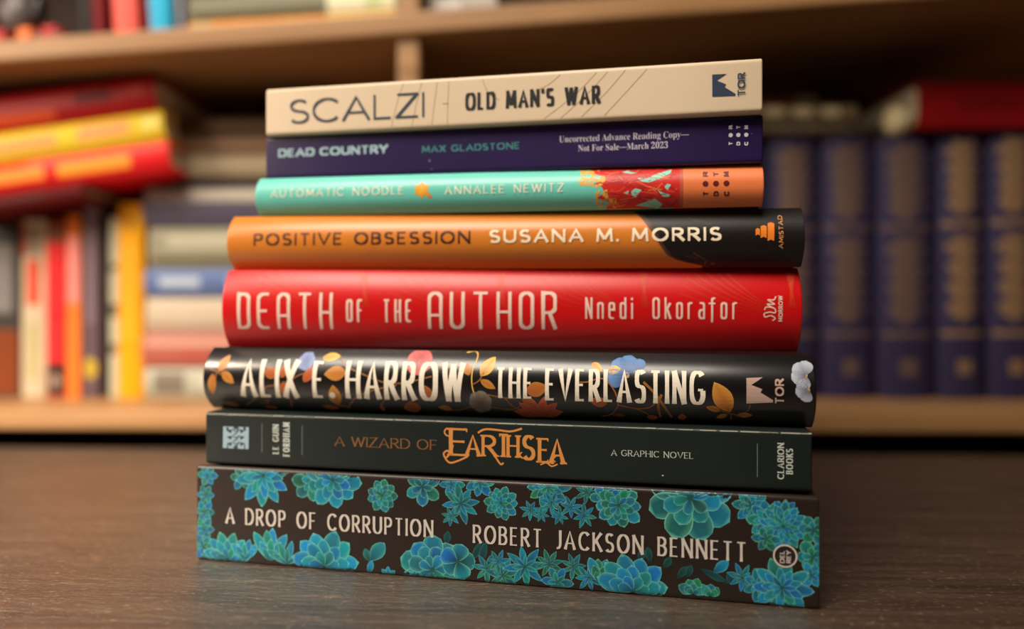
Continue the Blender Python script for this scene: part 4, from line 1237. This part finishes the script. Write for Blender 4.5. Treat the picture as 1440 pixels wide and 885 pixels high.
up_book('black book standing between the wine red and the salmon book', 151, 163, YU + .006, .15, .14, (30, 16, 14), [('title_panel', .3, .8, .3, .7, (48, 30, 28))])
up_book('salmon pink book standing on the upper shelf', 164, 198, YU - .004, .165, .14, (240, 100, 88), [('title_panel', .3, .8, .3, .7, (248, 156, 136))])
up_book('narrow crimson book standing between the salmon and the sky blue book', 199, 212, YU + .004, .15, .14, (150, 10, 20), [('title_panel', .3, .8, .3, .7, (120, 8, 14))])
up_book('sky blue book standing on the upper shelf', 214, 245, YU - .004, .155, .14, (46, 172, 214), [('title_panel', .3, .8, .3, .7, (150, 222, 236))])
up_book('pale grey book with a navy edge, standing beside the sky blue book', 246, 262, YU + .002, .145, .14, (150, 152, 158), [('side_stripe', .01, .99, .04, .35, (50, 54, 84))])
def up_lying(label, x0, x1, y, z0, T, D, colour, prints=()):
    xa, za = on_upper(x0, y); xb, zb = on_upper(x1, y)
    L = (xb - xa) / cos(TILT)
    up = Vector((sin(TILT), 0, cos(TILT)))
    loc = Vector(((xa + xb) / 2, y, (za + zb) / 2)) + up * (z0 + .0004)
    bk = Book('book', label, L, T - .0003, D, loc, (0, TILT, 0), bulge=.002, cover=mat('cover_%d_%d_%d' % colour, colour, .5, .22), group='books lying on the upper shelf')
    spine_print(bk, prints)
up_lying('orange book with a pale end label, lying lowest on the upper shelf', 266, 562, YU, 0, .0125, .15, (222, 142, 50),
         [('end_label', .02, .11, .1, .9, (190, 178, 128)), ('title_panel', .45, .62, .3, .8, (236, 182, 90)), ('author_panel', .66, .98, .3, .95, (236, 196, 96)), ('spine_spot', .5, .54, .2, .8, (150, 160, 120), 'disc')])
up_lying('grey green book with a pale lime end, lying upon the orange book', 268, 563, YU + .001, .0127, .019, .15, (122, 120, 98),
         [('title_panel', .66, .98, .05, .9, (226, 222, 190)), ('end_label', .84, .92, .1, .8, (178, 214, 120)), ('band', .02, .64, .05, .25, (88, 84, 66))])
up_lying('pale grey book lying on the upper shelf, right of the wooden divider', 606, 700, YU, 0, .022, .15, (176, 168, 160), [('title_panel', .1, .45, .2, .8, (224, 218, 210))])
# toy at the far end
tx, tz = on_upper(30, .566)
toy = empty('toy_robot', (tx, .566, tz + .0012), (0, TILT, 0)); tag(toy, 'small dark grey rounded toy on red and orange feet at the upper shelf end', 'toy')
tg = mat('toy_grey', (92, 84, 84), .4, var=.2, scale=90); to = mat('toy_orange', (226, 108, 34), .45); tr = mat('toy_red', (178, 22, 20), .45); tdk = mat('toy_black', (24, 20, 20), .35)
def ball(bm, x, y, z_, rx, ry, rz, seg=20):
    r = bmesh.ops.create_uvsphere(bm, u_segments=seg, v_segments=seg // 2 + 2, radius=1)
    for v in r['verts']: v.co = Vector((x + v.co.x * rx, y + v.co.y * ry, z_ + v.co.z * rz))
bm = bmesh.new(); ball(bm, 0, 0, .026, .014, .013, .018); from_bm('body', bm, tg, toy, True)
bm = bmesh.new(); ball(bm, 0, 0, .055, .012, .011, .013); from_bm('head', bm, tg, toy, True)
for x, m_ in ((-.009, tr), (.011, to)):
    bm = box_bm(x - .006, x + .006, -.014, .010, 0, .012, .003, 3); from_bm('foot', bm, m_, toy, True)
for x in (-.016, .016):
    bm = bmesh.new(); ball(bm, x, 0, .030, .0045, .0055, .012); from_bm('arm', bm, tdk, toy, True)
for x in (-.0045, .0045):
    bm = bmesh.new(); ball(bm, x, -.0105, .057, .0022, .0015, .0022, 10); from_bm('eye', bm, tdk, toy, True)
tx, tz = on_upper(76, .562)
car = empty('toy_car', (tx, .562, tz + .0012), (0, TILT, 0)); tag(car, 'tiny red and yellow toy car beside the grey toy on the upper shelf', 'toy')
bm = box_bm(-.011, .011, -.007, .007, .003, .0085, .0018, 3); box_bm(-.006, .006, -.006, .006, .008, .0135, .0018, 3, bm); from_bm('body', bm, tr, car, True)
from_bm('front_bumper', box_bm(-.0165, -.0105, -.006, .006, .003, .0095, .0015, 3), mat('toy_yellow', (232, 170, 50), .45), car, True)
for x in (-.007, .007):
    for y in (-.0072, .0072):
        bm = bmesh.new(); bmesh.ops.create_cone(bm, cap_ends=True, segments=18, radius1=.0034, radius2=.0034, depth=.002, matrix=Matrix.Translation((x, y, .0034)) @ Matrix.Rotation(pi / 2, 4, 'X'))
        from_bm('wheel', bm, tdk, car, True)
